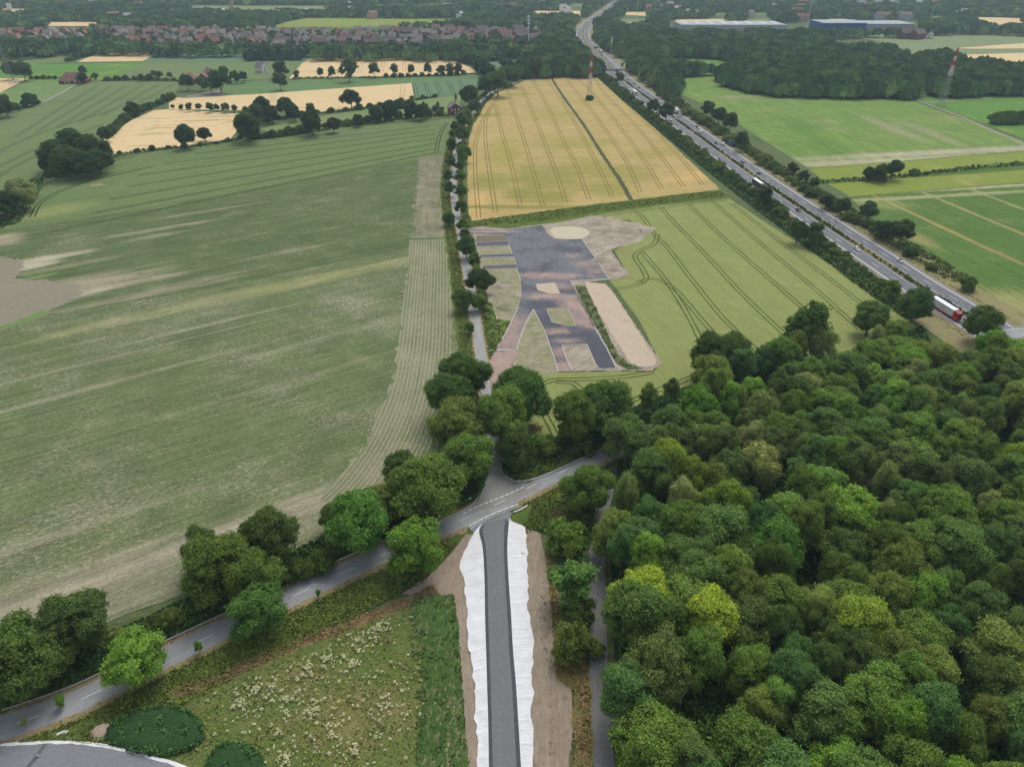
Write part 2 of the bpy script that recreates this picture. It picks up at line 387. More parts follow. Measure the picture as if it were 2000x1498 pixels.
# --- golden wheat
W_out = [(945, 196), (962, 182), (1000, 165), (1040, 154), (1078, 148.5), (1130, 147), (1172, 147), (1186, 160), (1200, 171), (1230, 205), (1290, 262), (1350, 318), (1402, 366), (1405, 373), (1150, 402), (915, 434), (913, 380), (913, 305), (916, 275), (926, 238)]
M_W = field_mat('ripe_wheat', (194, 170, 116), (174, 156, 98), gang((1000, 290), (1250, 285)), (9, 50, .6), (35, .8), (1.2, .16), (158, 150, 82), lines=(1.5, 60, .07),
                patches=[(930, 400, 8, 40, 0, (214, 178, 120), .7), (1000, 405, 56, 5, 0, (140, 138, 74), .9), (960, 355, 19, 26, 0, (150, 146, 80), .9), (1040, 350, 16, 39, .1, (148, 146, 78), .9), (1100, 345, 19, 39, .1, (150, 146, 80), .9), (1160, 330, 19, 39, .2, (156, 150, 82), .9),
                (1220, 340, 22, 26, .3, (158, 152, 84), .9), (1080, 225, 28, 32, 0, (170, 158, 90), .9), (1140, 200, 26, 16, 0, (172, 160, 90), .6), (950, 225, 14, 10, 0, (150, 150, 84), .9), (1010, 185, 22, 10, 0, (160, 152, 84), .9), (1350, 345, 30, 12, .6, (212, 176, 116), .6), (1190, 370, 16, 20, .3, (152, 148, 78), .9), (1075, 385, 16, 15, .1, (146, 144, 76), .9), (1020, 380, 14, 18, 0, (144, 142, 76), .9), (985, 300, 16, 52, 0, (166, 156, 86), .9), (1120, 280, 42, 26, 0, (164, 156, 88), .9), (1280, 300, 28, 18, .4, (168, 156, 90), .9)])
sheet('wheat_field', W_out, M_W, rough=(5, .25))
wl = [[(935, 427), (928, 330), (930, 275), (945, 232), (962, 205)], [(968, 416), (955, 330), (948, 270), (952, 225), (975, 186)], [(1017, 408), (998, 320), (980, 260), (968, 205)], [(1060, 402), (1040, 330), (1022, 270), (1004, 215), (990, 175)],
      [(1105, 396), (1085, 335), (1060, 270), (1032, 200), (1018, 168)], [(1150, 390), (1128, 330), (1100, 275), (1068, 205), (1040, 158)], [(1195, 384), (1168, 325), (1140, 272), (1105, 210), (1066, 153)],
      [(1250, 376), (1225, 320), (1190, 265), (1150, 210), (1108, 158)], [(1292, 370), (1262, 320), (1225, 268), (1180, 210), (1140, 165), (1116, 150)], [(1335, 366), (1300, 318), (1262, 270), (1215, 218), (1178, 180), (1160, 150)], [(1372, 362), (1340, 322), (1300, 278), (1250, 228), (1205, 185)]]
trams('tramline', wl, M_tram2, 2.4, .62)
gs = catmull([G(*p) for p in ((1076, 149), (1084, 165), (1104, 195), (1140, 245), (1180, 308), (1212, 355), (1232, 391))], 4)
mb = MB(); mb.add(*ribbon_data(gs, -1.6, 1.6, next_z(), .25)); tag(mb.build('grass_strip', field_mat('strip_grass', (82, 88, 56), (96, 98, 64), 0, (3, 20, .4), (12, .4), (.8, .2), uv=True)), kind='structure')
M_ditch = field_mat('ditch_grass', (104, 120, 54), (86, 108, 50), gang((920, 440), (1400, 380)), (2.2, 40, .8), (18, .5), (.8, .22), (116, 120, 62))
sheet('ditch_bank', [(905, 436), (915, 433), (1150, 401), (1403, 371), (1440, 390), (1300, 403), (1150, 425), (1060, 441), (922, 448), (905, 447)], M_ditch, rough=(3, .4))

# --- green barley by the motorway
I_out = [(1060, 440), (1165, 421), (1300, 401), (1425, 389), (1740, 595), (1790, 640), (1700, 690), (1560, 760), (1400, 800), (1300, 860), (1180, 870), (1100, 905), (1000, 880), (1030, 735), (1040, 728), (1210, 726), (1275, 728), (1292, 712), (1250, 630), (1205, 566), (1188, 546), (1228, 541), (1200, 490), (1262, 457), (1230, 430)]
M_I = field_mat('green_barley', (146, 152, 94), (138, 148, 88), gang((1300, 430), (1600, 640)), (6, 60, .4), (40, .5), (1.0, .10), (154, 160, 104), fine=(.35, .16), soil=(1.0, (166, 170, 116), .62, .6), lines=(1.3, 40, .07))
sheet('green_barley_field', I_out, M_I, rough=(4, .2))
M_tramI = plain('tram_track_barley', (84, 94, 46), .95, .05)
il = [[(1178, 423), (1300, 405), (1420, 391)],
      [(1236, 411), (1251, 421), (1284, 465), (1300, 480), (1350, 545), (1420, 630), (1490, 695)], [(1284, 458), (1278, 476), (1252, 490), (1240, 500), (1256, 528), (1262, 545), (1248, 556), (1200, 566)],
      [(1290, 405), (1310, 428), (1380, 500), (1450, 575), (1560, 680)], [(1345, 398), (1360, 414), (1440, 490), (1520, 560), (1610, 640)], [(1392, 393), (1412, 412), (1500, 488), (1600, 572), (1680, 645)], [(1430, 398), (1520, 470), (1620, 545), (1720, 622)],
      [(1253, 492), (1300, 548), (1340, 610), (1370, 670), (1385, 715)], [(1245, 552), (1275, 545), (1310, 560), (1370, 625), (1440, 705)],
      [(1490, 695), (1470, 702), (1420, 712), (1340, 742), (1230, 785), (1150, 825)], [(1052, 775), (1056, 752), (1075, 744), (1150, 741), (1220, 736), (1275, 728)], [(1052, 775), (1064, 810), (1082, 845), (1092, 868)], [(1085, 746), (1118, 748), (1135, 760), (1142, 790), (1150, 820)]]
trams('tramline', il, M_tramI, 2.1, .68)

# --- right-hand meadows
aR = gang((1500, 215), (1660, 300))
M_R1 = field_mat('mown_meadow', (104, 140, 64), (130, 150, 80), aR, (3.5, 120, 1.0), (50, .7), (1.2, .16), (150, 152, 106), lines=(2.2, 120, .12),
                 patches=[(1660, 318, 170, 9, .18, (176, 172, 138), .95), (1880, 296, 170, 9, .18, (180, 174, 144), .95), (1740, 250, 60, 9, aR, (160, 154, 124), .8), (1820, 262, 70, 9, aR, (158, 154, 120), .7), (1440, 190, 30, 10, .2, (158, 150, 120), .7), (1500, 180, 14, 40, .5, (160, 160, 106), .5), (1880, 230, 60, 14, .2, (146, 150, 100), .6), (1340, 172, 20, 10, 0, (120, 146, 74), .8), (1560, 245, 50, 14, aR, (92, 130, 58), .6), (1600, 275, 60, 10, aR, (90, 130, 58), .6)])
sheet('meadow_field', [(1310, 142), (1410, 142), (1408, 165), (1480, 182), (1600, 192), (1780, 195), (1805, 206), (1900, 240), (2000, 277), (2200, 340), (2200, 280), (2000, 296), (1800, 312), (1580, 330), (1470, 262), (1420, 225), (1330, 185)], M_R1)
sheet('meadow_field', [(1780, 194), (2200, 175), (2200, 335), (2000, 272), (1900, 235), (1808, 201)], M_bright)
sheet('meadow_field', [(1230, 110), (1430, 112), (1425, 140), (1312, 141)], M_bright)
M_R2 = field_mat('yellow_green_meadow', (142, 152, 70), (128, 146, 64), .2, (8, 150, .5), (50, .5), (1.2, .1), (160, 164, 96))
sheet('meadow_field', [(1580, 331), (1800, 313), (2000, 297), (2200, 281), (2200, 345), (2000, 357), (1660, 385), (1610, 356)], M_R2)
sheet('ditch_bank', [(1600, 352), (1700, 349), (1900, 328), (2200, 306), (2200, 318), (1900, 340), (1720, 352), (1615, 360)], field_mat('ditch_bank_grass', (86, 112, 54), (96, 120, 60), .2, (3, 40, .4), (20, .5), (.8, .2)))
aR2 = gang((1750, 400), (1990, 510))
M_R3 = field_mat('striped_crop', (94, 122, 60), (86, 118, 54), aR2, (3, 100, .8), (40, .6), (1.0, .18), (118, 134, 78), lines=(1.5, 90, .12), rows=(1.6, (114, 134, 76), .35), soil=(1.2, (150, 150, 104), .66, .5),
                 patches=[(1760, 388, 150, 4, .17, (174, 172, 130), .9), (1960, 364, 150, 4, .17, (180, 176, 140), .9), (1830, 440, 150, 2.2, aR2, (172, 152, 98), .85), (1930, 430, 150, 2.2, aR2, (168, 158, 106), .8), (1960, 395, 120, 2, aR2, (172, 164, 116), .7), (1850, 525, 110, 1.6, aR2, (160, 150, 96), .7), (1790, 465, 20, 8, aR2, (176, 162, 108), .6), (1960, 605, 30, 18, .6, (166, 164, 108), .85), (1700, 400, 30, 12, 0, (156, 160, 100), .6), (1880, 570, 40, 8, aR2, (150, 156, 94), .6)])
sheet('striped_field', [(1660, 386), (2000, 358), (2200, 345), (2300, 760), (2060, 690), (1960, 622), (1850, 540), (1740, 465)], M_R3, rough=(5, .3))
tk = catmull([G(*p) for p in ((1790, 196), (1808, 203), (1870, 226), (1930, 252), (2000, 283), (2200, 370))], 5)
M_path = field_mat('path_gravel', (150, 144, 132), (164, 158, 146), 0, (.8, 30, .6), (20, .3), (.6, .12), uv=True)
mb = MB(); mb.add(*ribbon_data(tk, -1.8, 1.8, next_z(), .1)); tag(mb.build('farm_path', M_path), kind='structure')
tk = catmull([G(*p) for p in ((1808, 201), (1900, 194), (2010, 187), (2200, 180))], 8)
mb = MB(); mb.add(*ribbon_data(tk, -2, 2, next_z(), .1)); tag(mb.build('farm_path', M_path), kind='structure')
tk = catmull([G(*p) for p in ((150, 165), (120, 182), (84, 200))], 8)
mb = MB(); mb.add(*ribbon_data(tk, -2, 2, next_z(), .1)); tag(mb.build('farm_path', M_path), kind='structure')
# fields beyond the right-hand wood
sheet('green_field', [(1640, 68), (1900, 62), (2300, 62), (2300, 130), (1880, 125), (1840, 108), (1770, 105), (1720, 82)], field_mat('grey_green_meadow', (124, 140, 98), (136, 148, 106), 0, (20, 300, .5), (80, .5), (2, .08)))
sheet('barley_field', [(1865, 95), (2000, 85), (2200, 82), (2200, 94), (1900, 96)], M_tan)
sheet('barley_field', [(1870, 108), (2000, 104), (2300, 110), (2300, 150), (1980, 140), (1900, 130)], M_tan)

# ---------------------------------------------------------------- roads
def asphalt(name, c, c2, width, lanes=((-.25, .9), (.25, .9)), var=.10):
    """worn asphalt on a strip with metre UVs"""
    t = NT(name, .85, .2); uv = t.coord('UV'); s = t.sep(uv)
    n1 = t.noise(t.mapping(uv, scale=(.9, .03, 1)), 1.0, 4, .6); n2 = t.noise(t.coord(), .25, 5, .65); n3 = t.noise(t.coord(), 3.5, 4, .8)
    col = t.mix(t.rng(n1, .35, .65), lin(c), lin(c2))
    col = t.gain(col, t.rng(n2, .3, .7, 1 - var, 1 + var)); col = t.gain(col, t.rng(n3, .3, .7, 1 - var * .7, 1 + var * .7))
    pt = t.noise(t.mapping(uv, scale=(.35, .12, 1), loc=(3, 8, 0)), 1.0, 2, .4)
    col = t.gain(col, t.rng(pt, .66, .68, 1.0, .88))
    return t.out(col, n3, .02)
M_white = plain('road_paint', (236, 236, 232), .7, .2, .12, 1.5)
M_dryg = field_mat('dry_verge', (176, 158, 122), (156, 142, 104), 0, (.6, 12, .6), (8, .6), (.5, .22), (124, 128, 80), uv=True)
M_verge = field_mat('green_verge', (86, 106, 50), (104, 118, 56), 0, (1.6, 25, .7), (9, .6), (.6, .28), (120, 116, 70), uv=True)
# main road
main_px = [(-260, 1500), (-120, 1462), (0, 1424), (150, 1370), (300, 1296), (460, 1219), (600, 1152), (720, 1096), (850, 1038), (960, 990), (1060, 940), (1180, 886), (1262, 852), (1370, 806), (1500, 764), (1640, 728), (1790, 698), (1900, 684), (1962, 676)]
main = catmull([G(*p) for p in main_px], 2.5)
M_main = asphalt('road_asphalt', (158, 160, 160), (145, 147, 148), 6.4)
zv = next_z()
mb = MB(); mb.add(*ribbon_data(main, 3.0, 5.2, zv, .12)); mb.add(*ribbon_data(main, -4.6, -3.0, zv, .1)); tag(mb.build('dry_verge', M_dryg), kind='structure')
mb = MB(); mb.add(*ribbon_data(main[:150], 5.0, 12.5, next_z(), .35, 3)); mb.add(*ribbon_data(main, -12.5, -4.4, next_z(), .35, 3)); tag(mb.build('green_verge', M_verge), kind='structure')
mb = MB(); mb.add(*ribbon_data(main, -3.2, 3.2, next_z(), .05)); tag(mb.build('main_road', M_main), kind='structure')
def dashes(c, off, length, gap, w, z, start=0.0, stop=1e9):
    mb = MB(); L = np.concatenate([[0], np.cumsum([np.hypot(*(np.array(b[:2]) - np.array(a[:2]))) for a, b in zip(c[:-1], c[1:])])])
    C = np.array([p[:2] for p in c]); s = start
    while s + length < min(L[-1], stop):
        q = np.linspace(s, s + length, 4); pts = [np.array([np.interp(t, L, C[:, 0]), np.interp(t, L, C[:, 1])]) for t in q]
        mb.add(*ribbon_data(pts, off - w / 2, off + w / 2, z)); s += length + gap
    return mb
zm = next_z() + .02
tag(dashes(main, 0, 4, 8, .14, zm, 2).build('road_marking', M_white), kind='structure')
# small road beside the avenue and its mouth
small_px = [(1010, 160), (985, 170), (958, 183), (938, 200), (922, 225), (902, 255), (892, 290), (887, 330), (886, 375), (890, 405), (899, 450), (907, 500), (916, 550), (926, 605), (934, 660), (942, 712), (950, 768), (957, 820), (966, 870), (982, 925), (1000, 965)]
small = catmull([G(*p) for p in small_px], 3.0)
zs = next_z(); M_small = asphalt('lane_asphalt', (160, 160, 157), (148, 148, 145), 4.4)
mb = MB(); mb.add(*ribbon_data(small, 2.0, 3.1, zs, .12)); mb.add(*ribbon_data(small, -3.1, -2.0, zs, .12)); tag(mb.build('dry_verge', M_dryg), kind='structure')
mb = MB(); mb.add(*ribbon_data(small, 3.0, 9, zs - .003, .4, 2)); mb.add(*ribbon_data(small, -7.5, -3.0, zs - .003, .4, 2)); tag(mb.build('green_verge', M_verge), kind='structure')
mb = MB(); mb.add(*ribbon_data(small, -2.1, 2.1, next_z(), .06)); tag(mb.build('small_road', M_small), kind='structure')
sheet('road_mouth', [(905, 1002), (928, 985), (940, 962), (944, 938), (952, 905), (968, 890), (978, 912), (990, 930), (1012, 942), (1045, 940), (1060, 946), (980, 988)], asphalt('mouth_asphalt', (150, 149, 146), (138, 137, 134), 6), smooth=True)
stopl = [G(*p) for p in ((905, 1004), (935, 989), (985, 969), (1032, 948))]
tag(dashes(catmull(stopl, 1.0), 0, 1.3, .5, .32, next_z() + .03, 0).build('road_marking', M_white), kind='structure')

# motorway
mw_px = [(2120, 758), (2000, 685), (1930, 642), (1860, 599), (1790, 556), (1720, 509), (1646, 461), (1544, 393), (1460, 335), (1380, 277), (1315, 230), (1262, 190.5), (1217, 155.5), (1185, 126), (1162, 104), (1145, 86), (1138, 72), (1139, 60), (1146, 50), (1160, 38), (1180, 25), (1194, 15), (1199, 5), (1206, -8), (1225, -25)]
mw = catmull([G(*p) for p in mw_px], 6.0)
M_mw = asphalt('motorway_asphalt', (118, 121, 124), (108, 111, 115), 11, var=.06)
M_shoulder = asphalt('shoulder_asphalt', (140, 136, 133), (130, 127, 125), 3, var=.08)
M_med = field_mat('median_grass', (112, 110, 66), (126, 116, 76), 0, (1.0, 20, .6), (12, .6), (.6, .25), (84, 100, 54), uv=True)
M_bank = field_mat('motorway_bank', (140, 138, 92), (160, 148, 112), 0, (1.5, 30, .6), (14, .6), (.7, .22), (104, 116, 66), uv=True)
zz = next_z()
mb = MB(); mb.add(*ribbon_data(mw, -26, 26, zz, .5, 4)); tag(mb.build('motorway_bank', M_bank), kind='structure')
zz = next_z() + .03
mb = MB(); mb.add(*ribbon_data(mw, -2.1, 2.1, zz, .0)); tag(mb.build('median_strip', M_med), kind='structure')
mb = MB()
for s in (-1, 1): mb.add(*ribbon_data(mw, *sorted((s * 2.0, s * 10.6)), zz + .02))
tag(mb.build('motorway', M_mw), kind='structure')
mb = MB()
for s in (-1, 1): mb.add(*ribbon_data(mw, *sorted((s * 10.6, s * 12.6)), zz + .02, .03))
tag(mb.build('hard_shoulder', M_shoulder), kind='structure')
mb = MB()
for s in (-1, 1):
    mb.add(*ribbon_data(mw, s * 2.62 - .1, s * 2.62 + .1, zz + .05)); mb.add(*ribbon_data(mw, s * 10.45 - .24, s * 10.45 + .24, zz + .05))
for s in (-1, 1):
    d = dashes(mw, s * 6.5, 6, 12, .2, zz + .05, 3 if s > 0 else 9, 1500); mb.add(d.V, d.F, d.UV)
tag(mb.build('motorway_marking', M_white), kind='structure')
sheet('slip_road', [(1182, 101), (1187, 98), (1200, 118), (1214, 130), (1206, 128), (1192, 116)], M_shoulder)
sheet('toll_plaza', [(1190, 22), (1196, 6), (1204, 0), (1206, 12), (1208, 16), (1200, 18)], M_shoulder)

# ---------------------------------------------------------------- building site
def Z5(x, y): return (800 + x / 4, 375 + y / 4)
M_dirt = field_mat('site_dirt', (150, 138, 122), (184, 174, 156), .8, (2, 12, 1.0), (9, .8), (.9, .26), (126, 114, 100), fine=(.3, .14))
sheet('site_soil', [Z5(*p) for p in ((455, 290), (560, 272), (760, 290), (1030, 255), (1160, 245), (1340, 210), (1420, 185), (1560, 200), (1700, 235), (1800, 245), (1860, 320), (1800, 390), (1620, 440), (1570, 460), (1720, 660), (1550, 690), (1370, 710), (1560, 745), (1700, 950), (1950, 1310), (1975, 1340), (1900, 1400), (1500, 1400), (1270, 1405), (830, 1430), (800, 1460), (690, 1500), (690, 1230), (650, 1000), (600, 800), (560, 640), (520, 420))], M_dirt, rough=(1.6, .25))
M_sand = field_mat('sand', (194, 178, 154), (204, 188, 166), gang((1170, 560), (1270, 715)), (1.2, 40, .6), (12, .4), (.9, .08), (180, 160, 138))
sheet('sand_strip', [Z5(*p) for p in ((1370, 705), (1440, 712), (1530, 722), (1600, 800), (1930, 1320), (1920, 1350), (1860, 1368), (1780, 1365), (1710, 1320), (1600, 1140), (1480, 950), (1400, 790))], M_sand, rough=(1.5, .15))
sheet('sand_patch', [Z5(*p) for p in ((1105, 290), (1180, 275), (1300, 275), (1380, 295), (1405, 325), (1380, 350), (1340, 368), (1150, 365), (1110, 330))], field_mat('pale_sand', (200, 190, 164), (208, 198, 174), 0, (3, 8, .5), (6, .5), (.8, .14), (176, 166, 140)), smooth=True)
M_sitegr = field_mat('site_weeds', (134, 138, 100), (170, 162, 138), .3, (2, 8, .9), (6, .9), (.7, .32), (104, 122, 64), soil=(.8, (176, 166, 142), .55, .6))
def isle(name, pts, m): return sheet(name, [Z5(*p) for p in pts], m, rough=(1.2, .06))
isle('grass_plot', ((965, 930), (1060, 1110), (1150, 1395), (820, 1428), (850, 1210)), M_sitegr)
isle('grass_plot', ((640, 700), (870, 690), (860, 780), (640, 790)), M_sitegr)
isle('grass_plot', ((540, 430), (770, 420), (795, 485), (550, 490)), M_sitegr)
isle('grass_plot', ((565, 515), (815, 512), (830, 575), (580, 580)), M_sitegr)
isle('grass_plot', ((575, 605), (840, 598), (862, 690), (640, 700), (590, 660)), M_sitegr)
isle('grass_plot', ((520, 345), (750, 345), (765, 385), (520, 395)), field_mat('plot_soil', (116, 108, 92), (130, 124, 100), 0, (2, 6, .5), (5, .6), (.7, .2)))
isle('weed_patch', ((640, 860), (680, 780), (780, 770), (860, 830), (850, 900), (800, 990), (700, 1000), (660, 930)), M_sitegr)
M_vg = field_mat('verge_weeds', (110, 128, 62), (96, 118, 54), .2, (2, 8, .5), (6, .6), (.7, .24), (140, 146, 84))
isle('grass_verge', ((560, 880), (640, 870), (680, 1000), (790, 1010), (700, 1210), (620, 1230), (590, 1100)), M_vg)
isle('weed_strip', ((1290, 735), (1370, 735), (1450, 900), (1560, 1140), (1640, 1290), (1720, 1345), (1830, 1385), (1700, 1395), (1610, 1340), (1500, 1130), (1420, 1000), (1340, 850)), field_mat('ruderal_weeds', (78, 100, 58), (120, 124, 88), 1.0, (1.2, 6, .8), (4, .8), (.7, .3), (158, 148, 124)))
# asphalt pad, arms and bays
t = NT('pad_asphalt', .8, .25); P = t.coord()
red = t.mix(t.rng(t.noise(P, .12, 5, .65), .35, .65), lin((152, 132, 126)), lin((182, 154, 138))); n1 = t.noise(t.mapping(P, scale=(1, .6, 1)), .045, 6, .68, .6); n2 = t.noise(P, .5, 5, .7); n3 = t.noise(t.mapping(P, scale=(1, .12, 1)), .5, 4, .6)
base = t.mix(t.rng(n3, .3, .7), lin((100, 103, 108)), lin((116, 119, 122)))
base = t.mix(t.rng(t.noise(t.mapping(P, loc=(40, 11, 0)), .06, 5, .6), .5, .62), base, lin((84, 86, 92)))
def blob(cx, cy, rx, ry, a, amt):
    x, y = G(*Z5(cx, cy)); v = t.mapping(P, loc=(x, y, 0), rot=(0, 0, a), scale=(rx, ry, 1), typ='TEXTURE'); ln = t.n('ShaderNodeVectorMath', operation='LENGTH'); t.put(ln.inputs[0], v)
    w = t.math('ADD', ln.outputs['Value'], t.math('MULTIPLY', t.math('SUBTRACT', t.noise(P, .16, 8, .78), .5), 2.6)); return t.rng(w, .25, 1.25, amt * .9, 0, True)
col = base
for b in ((1450, 1200, 26, 26, 0, 1), (1050, 1000, 12, 14, 0, 1), (1540, 1330, 12, 14, 0, 1), (1130, 1090, 14, 12, 0, .9), (1100, 880, 22, 7, 0, .9), (1250, 770, 10, 9, 0, .9), (1120, 1330, 8, 12, 0, .8)): col = t.mix(blob(*b), col, lin((76, 78, 86)))
for b in ((1080, 655, 24, 5, 0, .95), (1270, 500, 5, 4, 0, .8), (1370, 570, 8, 6, 0, .7), (1460, 620, 8, 6, 0, .5), (1100, 820, 14, 5, 0, .95), (1190, 740, 7, 5, 0, .8), (1300, 900, 7, 16, .5, 1), (1370, 1000, 8, 10, .5, 1), (1130, 1090, 8, 4, 0, .8), (1240, 1165, 7, 3, 0, .85), (1180, 1260, 5, 6, .2, .8), (1210, 1370, 6, 6, 0, 1), (860, 1020, 9, 9, 0, .75), (790, 1150, 9, 20, 0, .9), (740, 1330, 12, 16, 0, 1), (720, 1450, 14, 10, 0, 1), (600, 315, 20, 2.5, 0, .95)):
    col = t.mix(blob(*b), col, red)

M_pad = t.out(t.gain(col, t.rng(n2, .3, .7, .9, 1.1)), n2, .03)
zp = next_z() + .02
pad = [(455, 298), (470, 292), (640, 300), (740, 306), (760, 300), (1030, 262), (1060, 300), (1085, 338), (1130, 370), (1240, 374), (1345, 372), (1450, 520), (1555, 684), (1400, 693), (1252, 700), (1330, 845), (1440, 1060), (1540, 1230), (1615, 1380), (1480, 1386), (1450, 1340), (1385, 1192), (1280, 1192), (1190, 1200), (1220, 1300), (1268, 1396), (1162, 1402), (1140, 1330), (1060, 1100), (968, 918), (930, 980), (880, 1090), (835, 1230), (820, 1330), (800, 1440), (700, 1500), (640, 1500), (625, 1330), (640, 1290), (690, 1215), (760, 1090), (850, 905), (875, 810), (870, 705), (850, 640), (830, 580), (800, 470), (770, 385), (748, 342), (720, 340), (480, 330)]
sheet('asphalt_pad', [Z5(*p) for p in pad], M_pad, z=zp)
M_paddark = plain('fresh_asphalt', (86, 88, 95), .8, .25, .08, .4)
for q in (((522, 400), (770, 388), (774, 424), (526, 430)), ((548, 498), (806, 488), (812, 512), (560, 516)), ((570, 582), (830, 572), (836, 600), (576, 606))):
    sheet('parking_bay', [Z5(*p) for p in q], M_paddark, z=zp + .006)
sheet('traffic_island', [Z5(*p) for p in ((990, 727), (1130, 715), (1150, 750), (1175, 800), (1100, 802), (1000, 772))], M_sand, z=zp + .15)
sheet('traffic_island', [Z5(*p) for p in ((1070, 916), (1240, 910), (1300, 1050), (1230, 1054), (1110, 1022))], M_sitegr, z=zp + .15)
M_kerb = plain('kerb_stone', (208, 208, 202), .8, .2, .14, 1.2)
def kerb(lines, z, w=.16, h=.14, name='kerb'):
    mb = MB()
    for l in lines:
        c = catmull([G(*p) for p in l], 2.0) if len(l) > 2 else [np.array(G(*l[0])), np.array(G(*l[1]))]
        a, b = offset(c, -w), offset(c, w); n = len(c); V = []
        for i in range(n): V += [(*a[i], z - .1), (*a[i], z + h), (*b[i], z + h), (*b[i], z - .1)]
        Fc = [(4 * i + j, 4 * i + 4 + j, 4 * i + 5 + j, 4 * i + 1 + j) for i in range(n - 1) for j in range(3)]
        mb.add(V, Fc)
    return tag(mb.build(name, M_kerb), kind='structure')
def segs(P): return [[Z5(*a), Z5(*b)] for a, b in zip(P[:-1], P[1:])]
kl = segs(pad[10:17]) + segs([(1555, 686), (1252, 702)]) + segs([(1252, 702), (1330, 845), (1440, 1060), (1540, 1230), (1615, 1382), (1480, 1388), (1450, 1345), (1385, 1194)]) + segs([(1190, 1202), (1220, 1300), (1268, 1398), (1162, 1404), (1140, 1330), (1060, 1100), (968, 920), (930, 982), (880, 1092), (835, 1232)]) + segs([(690, 1215), (760, 1090), (850, 905)]) \
    + segs([(990, 727), (1130, 715), (1150, 750), (1175, 800), (1100, 802), (1000, 772), (990, 727)]) + segs([(1070, 916), (1240, 910), (1300, 1050), (1230, 1054), (1110, 1022), (1070, 916)]) + segs([(522, 400), (770, 386)]) + segs([(526, 431), (774, 425)]) + segs([(548, 497), (806, 487)]) + segs([(560, 517), (812, 513)]) + segs([(576, 607), (836, 601)]) + segs([(770, 425), (800, 487)]) + segs([(812, 513), (832, 572)]) + segs([(836, 601), (868, 700)]) + segs([(480, 331), (730, 343)]) + segs([(1385, 1194), (1190, 1202)])
kerb(kl, zp, .11)
# ================================================================ foreground: new gravel road, fleece, meadow
def Z2(x, y): return (800 + x / 3.008, 1000 + y / 3.008)
M_dirt2 = field_mat('graded_earth', (152, 138, 120), (172, 158, 140), R(88), (1.0, 7, .9), (6, .6), (.7, .16), (138, 116, 98), fine=(.25, .14))
sheet('earth_shoulder', [Z2(*p) for p in ((330, 130), (250, 240), (100, 390), (-40, 480), (60, 500), (260, 490), (290, 700), (300, 900), (320, 1200), (340, 1560), (420, 1600), (420, 1200), (440, 400), (420, 150))], M_dirt2, rough=(1, .15))
sheet('earth_shoulder', [Z2(*p) for p in ((610, 60), (690, 100), (770, 130), (800, 300), (850, 600), (860, 960), (950, 1010), (960, 1250), (930, 1560), (640, 1600), (640, 1100), (600, 700), (570, 300))], M_dirt2, rough=(1, .15))
M_redgr = field_mat('red_sorrel_grass', (138, 112, 86), (142, 128, 88), gang((400, 1335), (830, 1165)), (1.0, 10, .8), (6, .7), (.5, .26), (112, 120, 66))
M_mead = field_mat('wild_meadow', (94, 120, 58), (126, 128, 78), gang((400, 1335), (830, 1165)), (2.5, 12, .7), (7, .8), (.5, .28), (96, 122, 60), fine=(.25, .22), patches=[(300, 1380, 14, 6, .4, (98, 124, 60), .6), (700, 1400, 16, 10, 0, (150, 136, 92), .6), (560, 1330, 10, 5, .3, (146, 134, 90), .5)])
sheet('wild_meadow', [(40, 1462), (110, 1425), (200, 1405), (330, 1370), (420, 1338), (600, 1262), (760, 1195), (815, 1178), (830, 1250), (840, 1350), (845, 1560), (200, 1560)], M_mead, rough=(1.5, .3))
rl = catmull([G(*p) for p in ((330, 1362), (400, 1336), (480, 1302), (600, 1252), (700, 1214), (790, 1178), (850, 1150))], 2)
mb = MB(); mb.add(*ribbon_data(rl, -1.3, 1.5, next_z(), .35)); tag(mb.build('red_grass_strip', M_redgr), kind='structure')
sheet('earth_heap_base', [(170, 1432), (205, 1412), (232, 1408), (240, 1425), (200, 1446), (178, 1446)], plain('sandy_earth', (176, 158, 138), .95), rough=(.8, .1))
# weed covered bed left of the fleece: a low bank with a curved top
def bank(name, px, h, m, n=26, jit=.12):
    P = np.array(catmull([G(*p) for p in px], 1.2, True)); lo, hi = P.min(0), P.max(0)
    gx = np.arange(lo[0] - 1, hi[0] + 1, .55); gy = np.arange(lo[1] - 1, hi[1] + 1, .55); nx, ny = len(gx), len(gy)
    X, Y = np.meshgrid(gx, gy, indexing='ij'); Q = np.stack([X.ravel(), Y.ravel()], 1); ins = inside(Q, P)
    d = np.sqrt(((Q[:, None, :] - P[None, ::2, :]) ** 2).sum(2)).min(1)
    w = min(2.2, d[ins].max() * .8)
    z = np.where(ins, h * np.sin(np.clip(d / w, 0, 1) * math.pi / 2) + rng.normal(size=len(Q)) * jit, -.15)
    V = np.column_stack([Q, z]); idx = np.arange(nx * ny).reshape(nx, ny)
    keep = ins.reshape(nx, ny); Fc = []
    for i in range(nx - 1):
        for j in range(ny - 1):
            if keep[i:i + 2, j:j + 2].any(): Fc.append((idx[i, j], idx[i + 1, j], idx[i + 1, j + 1], idx[i, j + 1]))
    return tag(mesh_obj(name, V, Fc, m, smooth=True), kind='structure'), P
M_bed = field_mat('weed_bed', (72, 100, 50), (84, 110, 56), R(85), (1.0, 4, .7), (4, .6), (.5, .3), None, soil=(1.1, (170, 154, 128), .52, .9), fine=(.3, .25))
bank('weed_bank', [Z2(*p) for p in ((40, 510), (120, 488), (250, 500), (268, 600), (290, 800), (300, 1000), (320, 1250), (340, 1600), (60, 1600), (60, 1250), (70, 1000), (50, 800), (5, 640))], .7, M_bed, jit=.2)
M_nettle = field_mat('nettle_leaves', (52, 82, 48), (62, 92, 52), 0, (.6, .8, .6), (2, .5), (.4, .35), fine=(.22, .3))
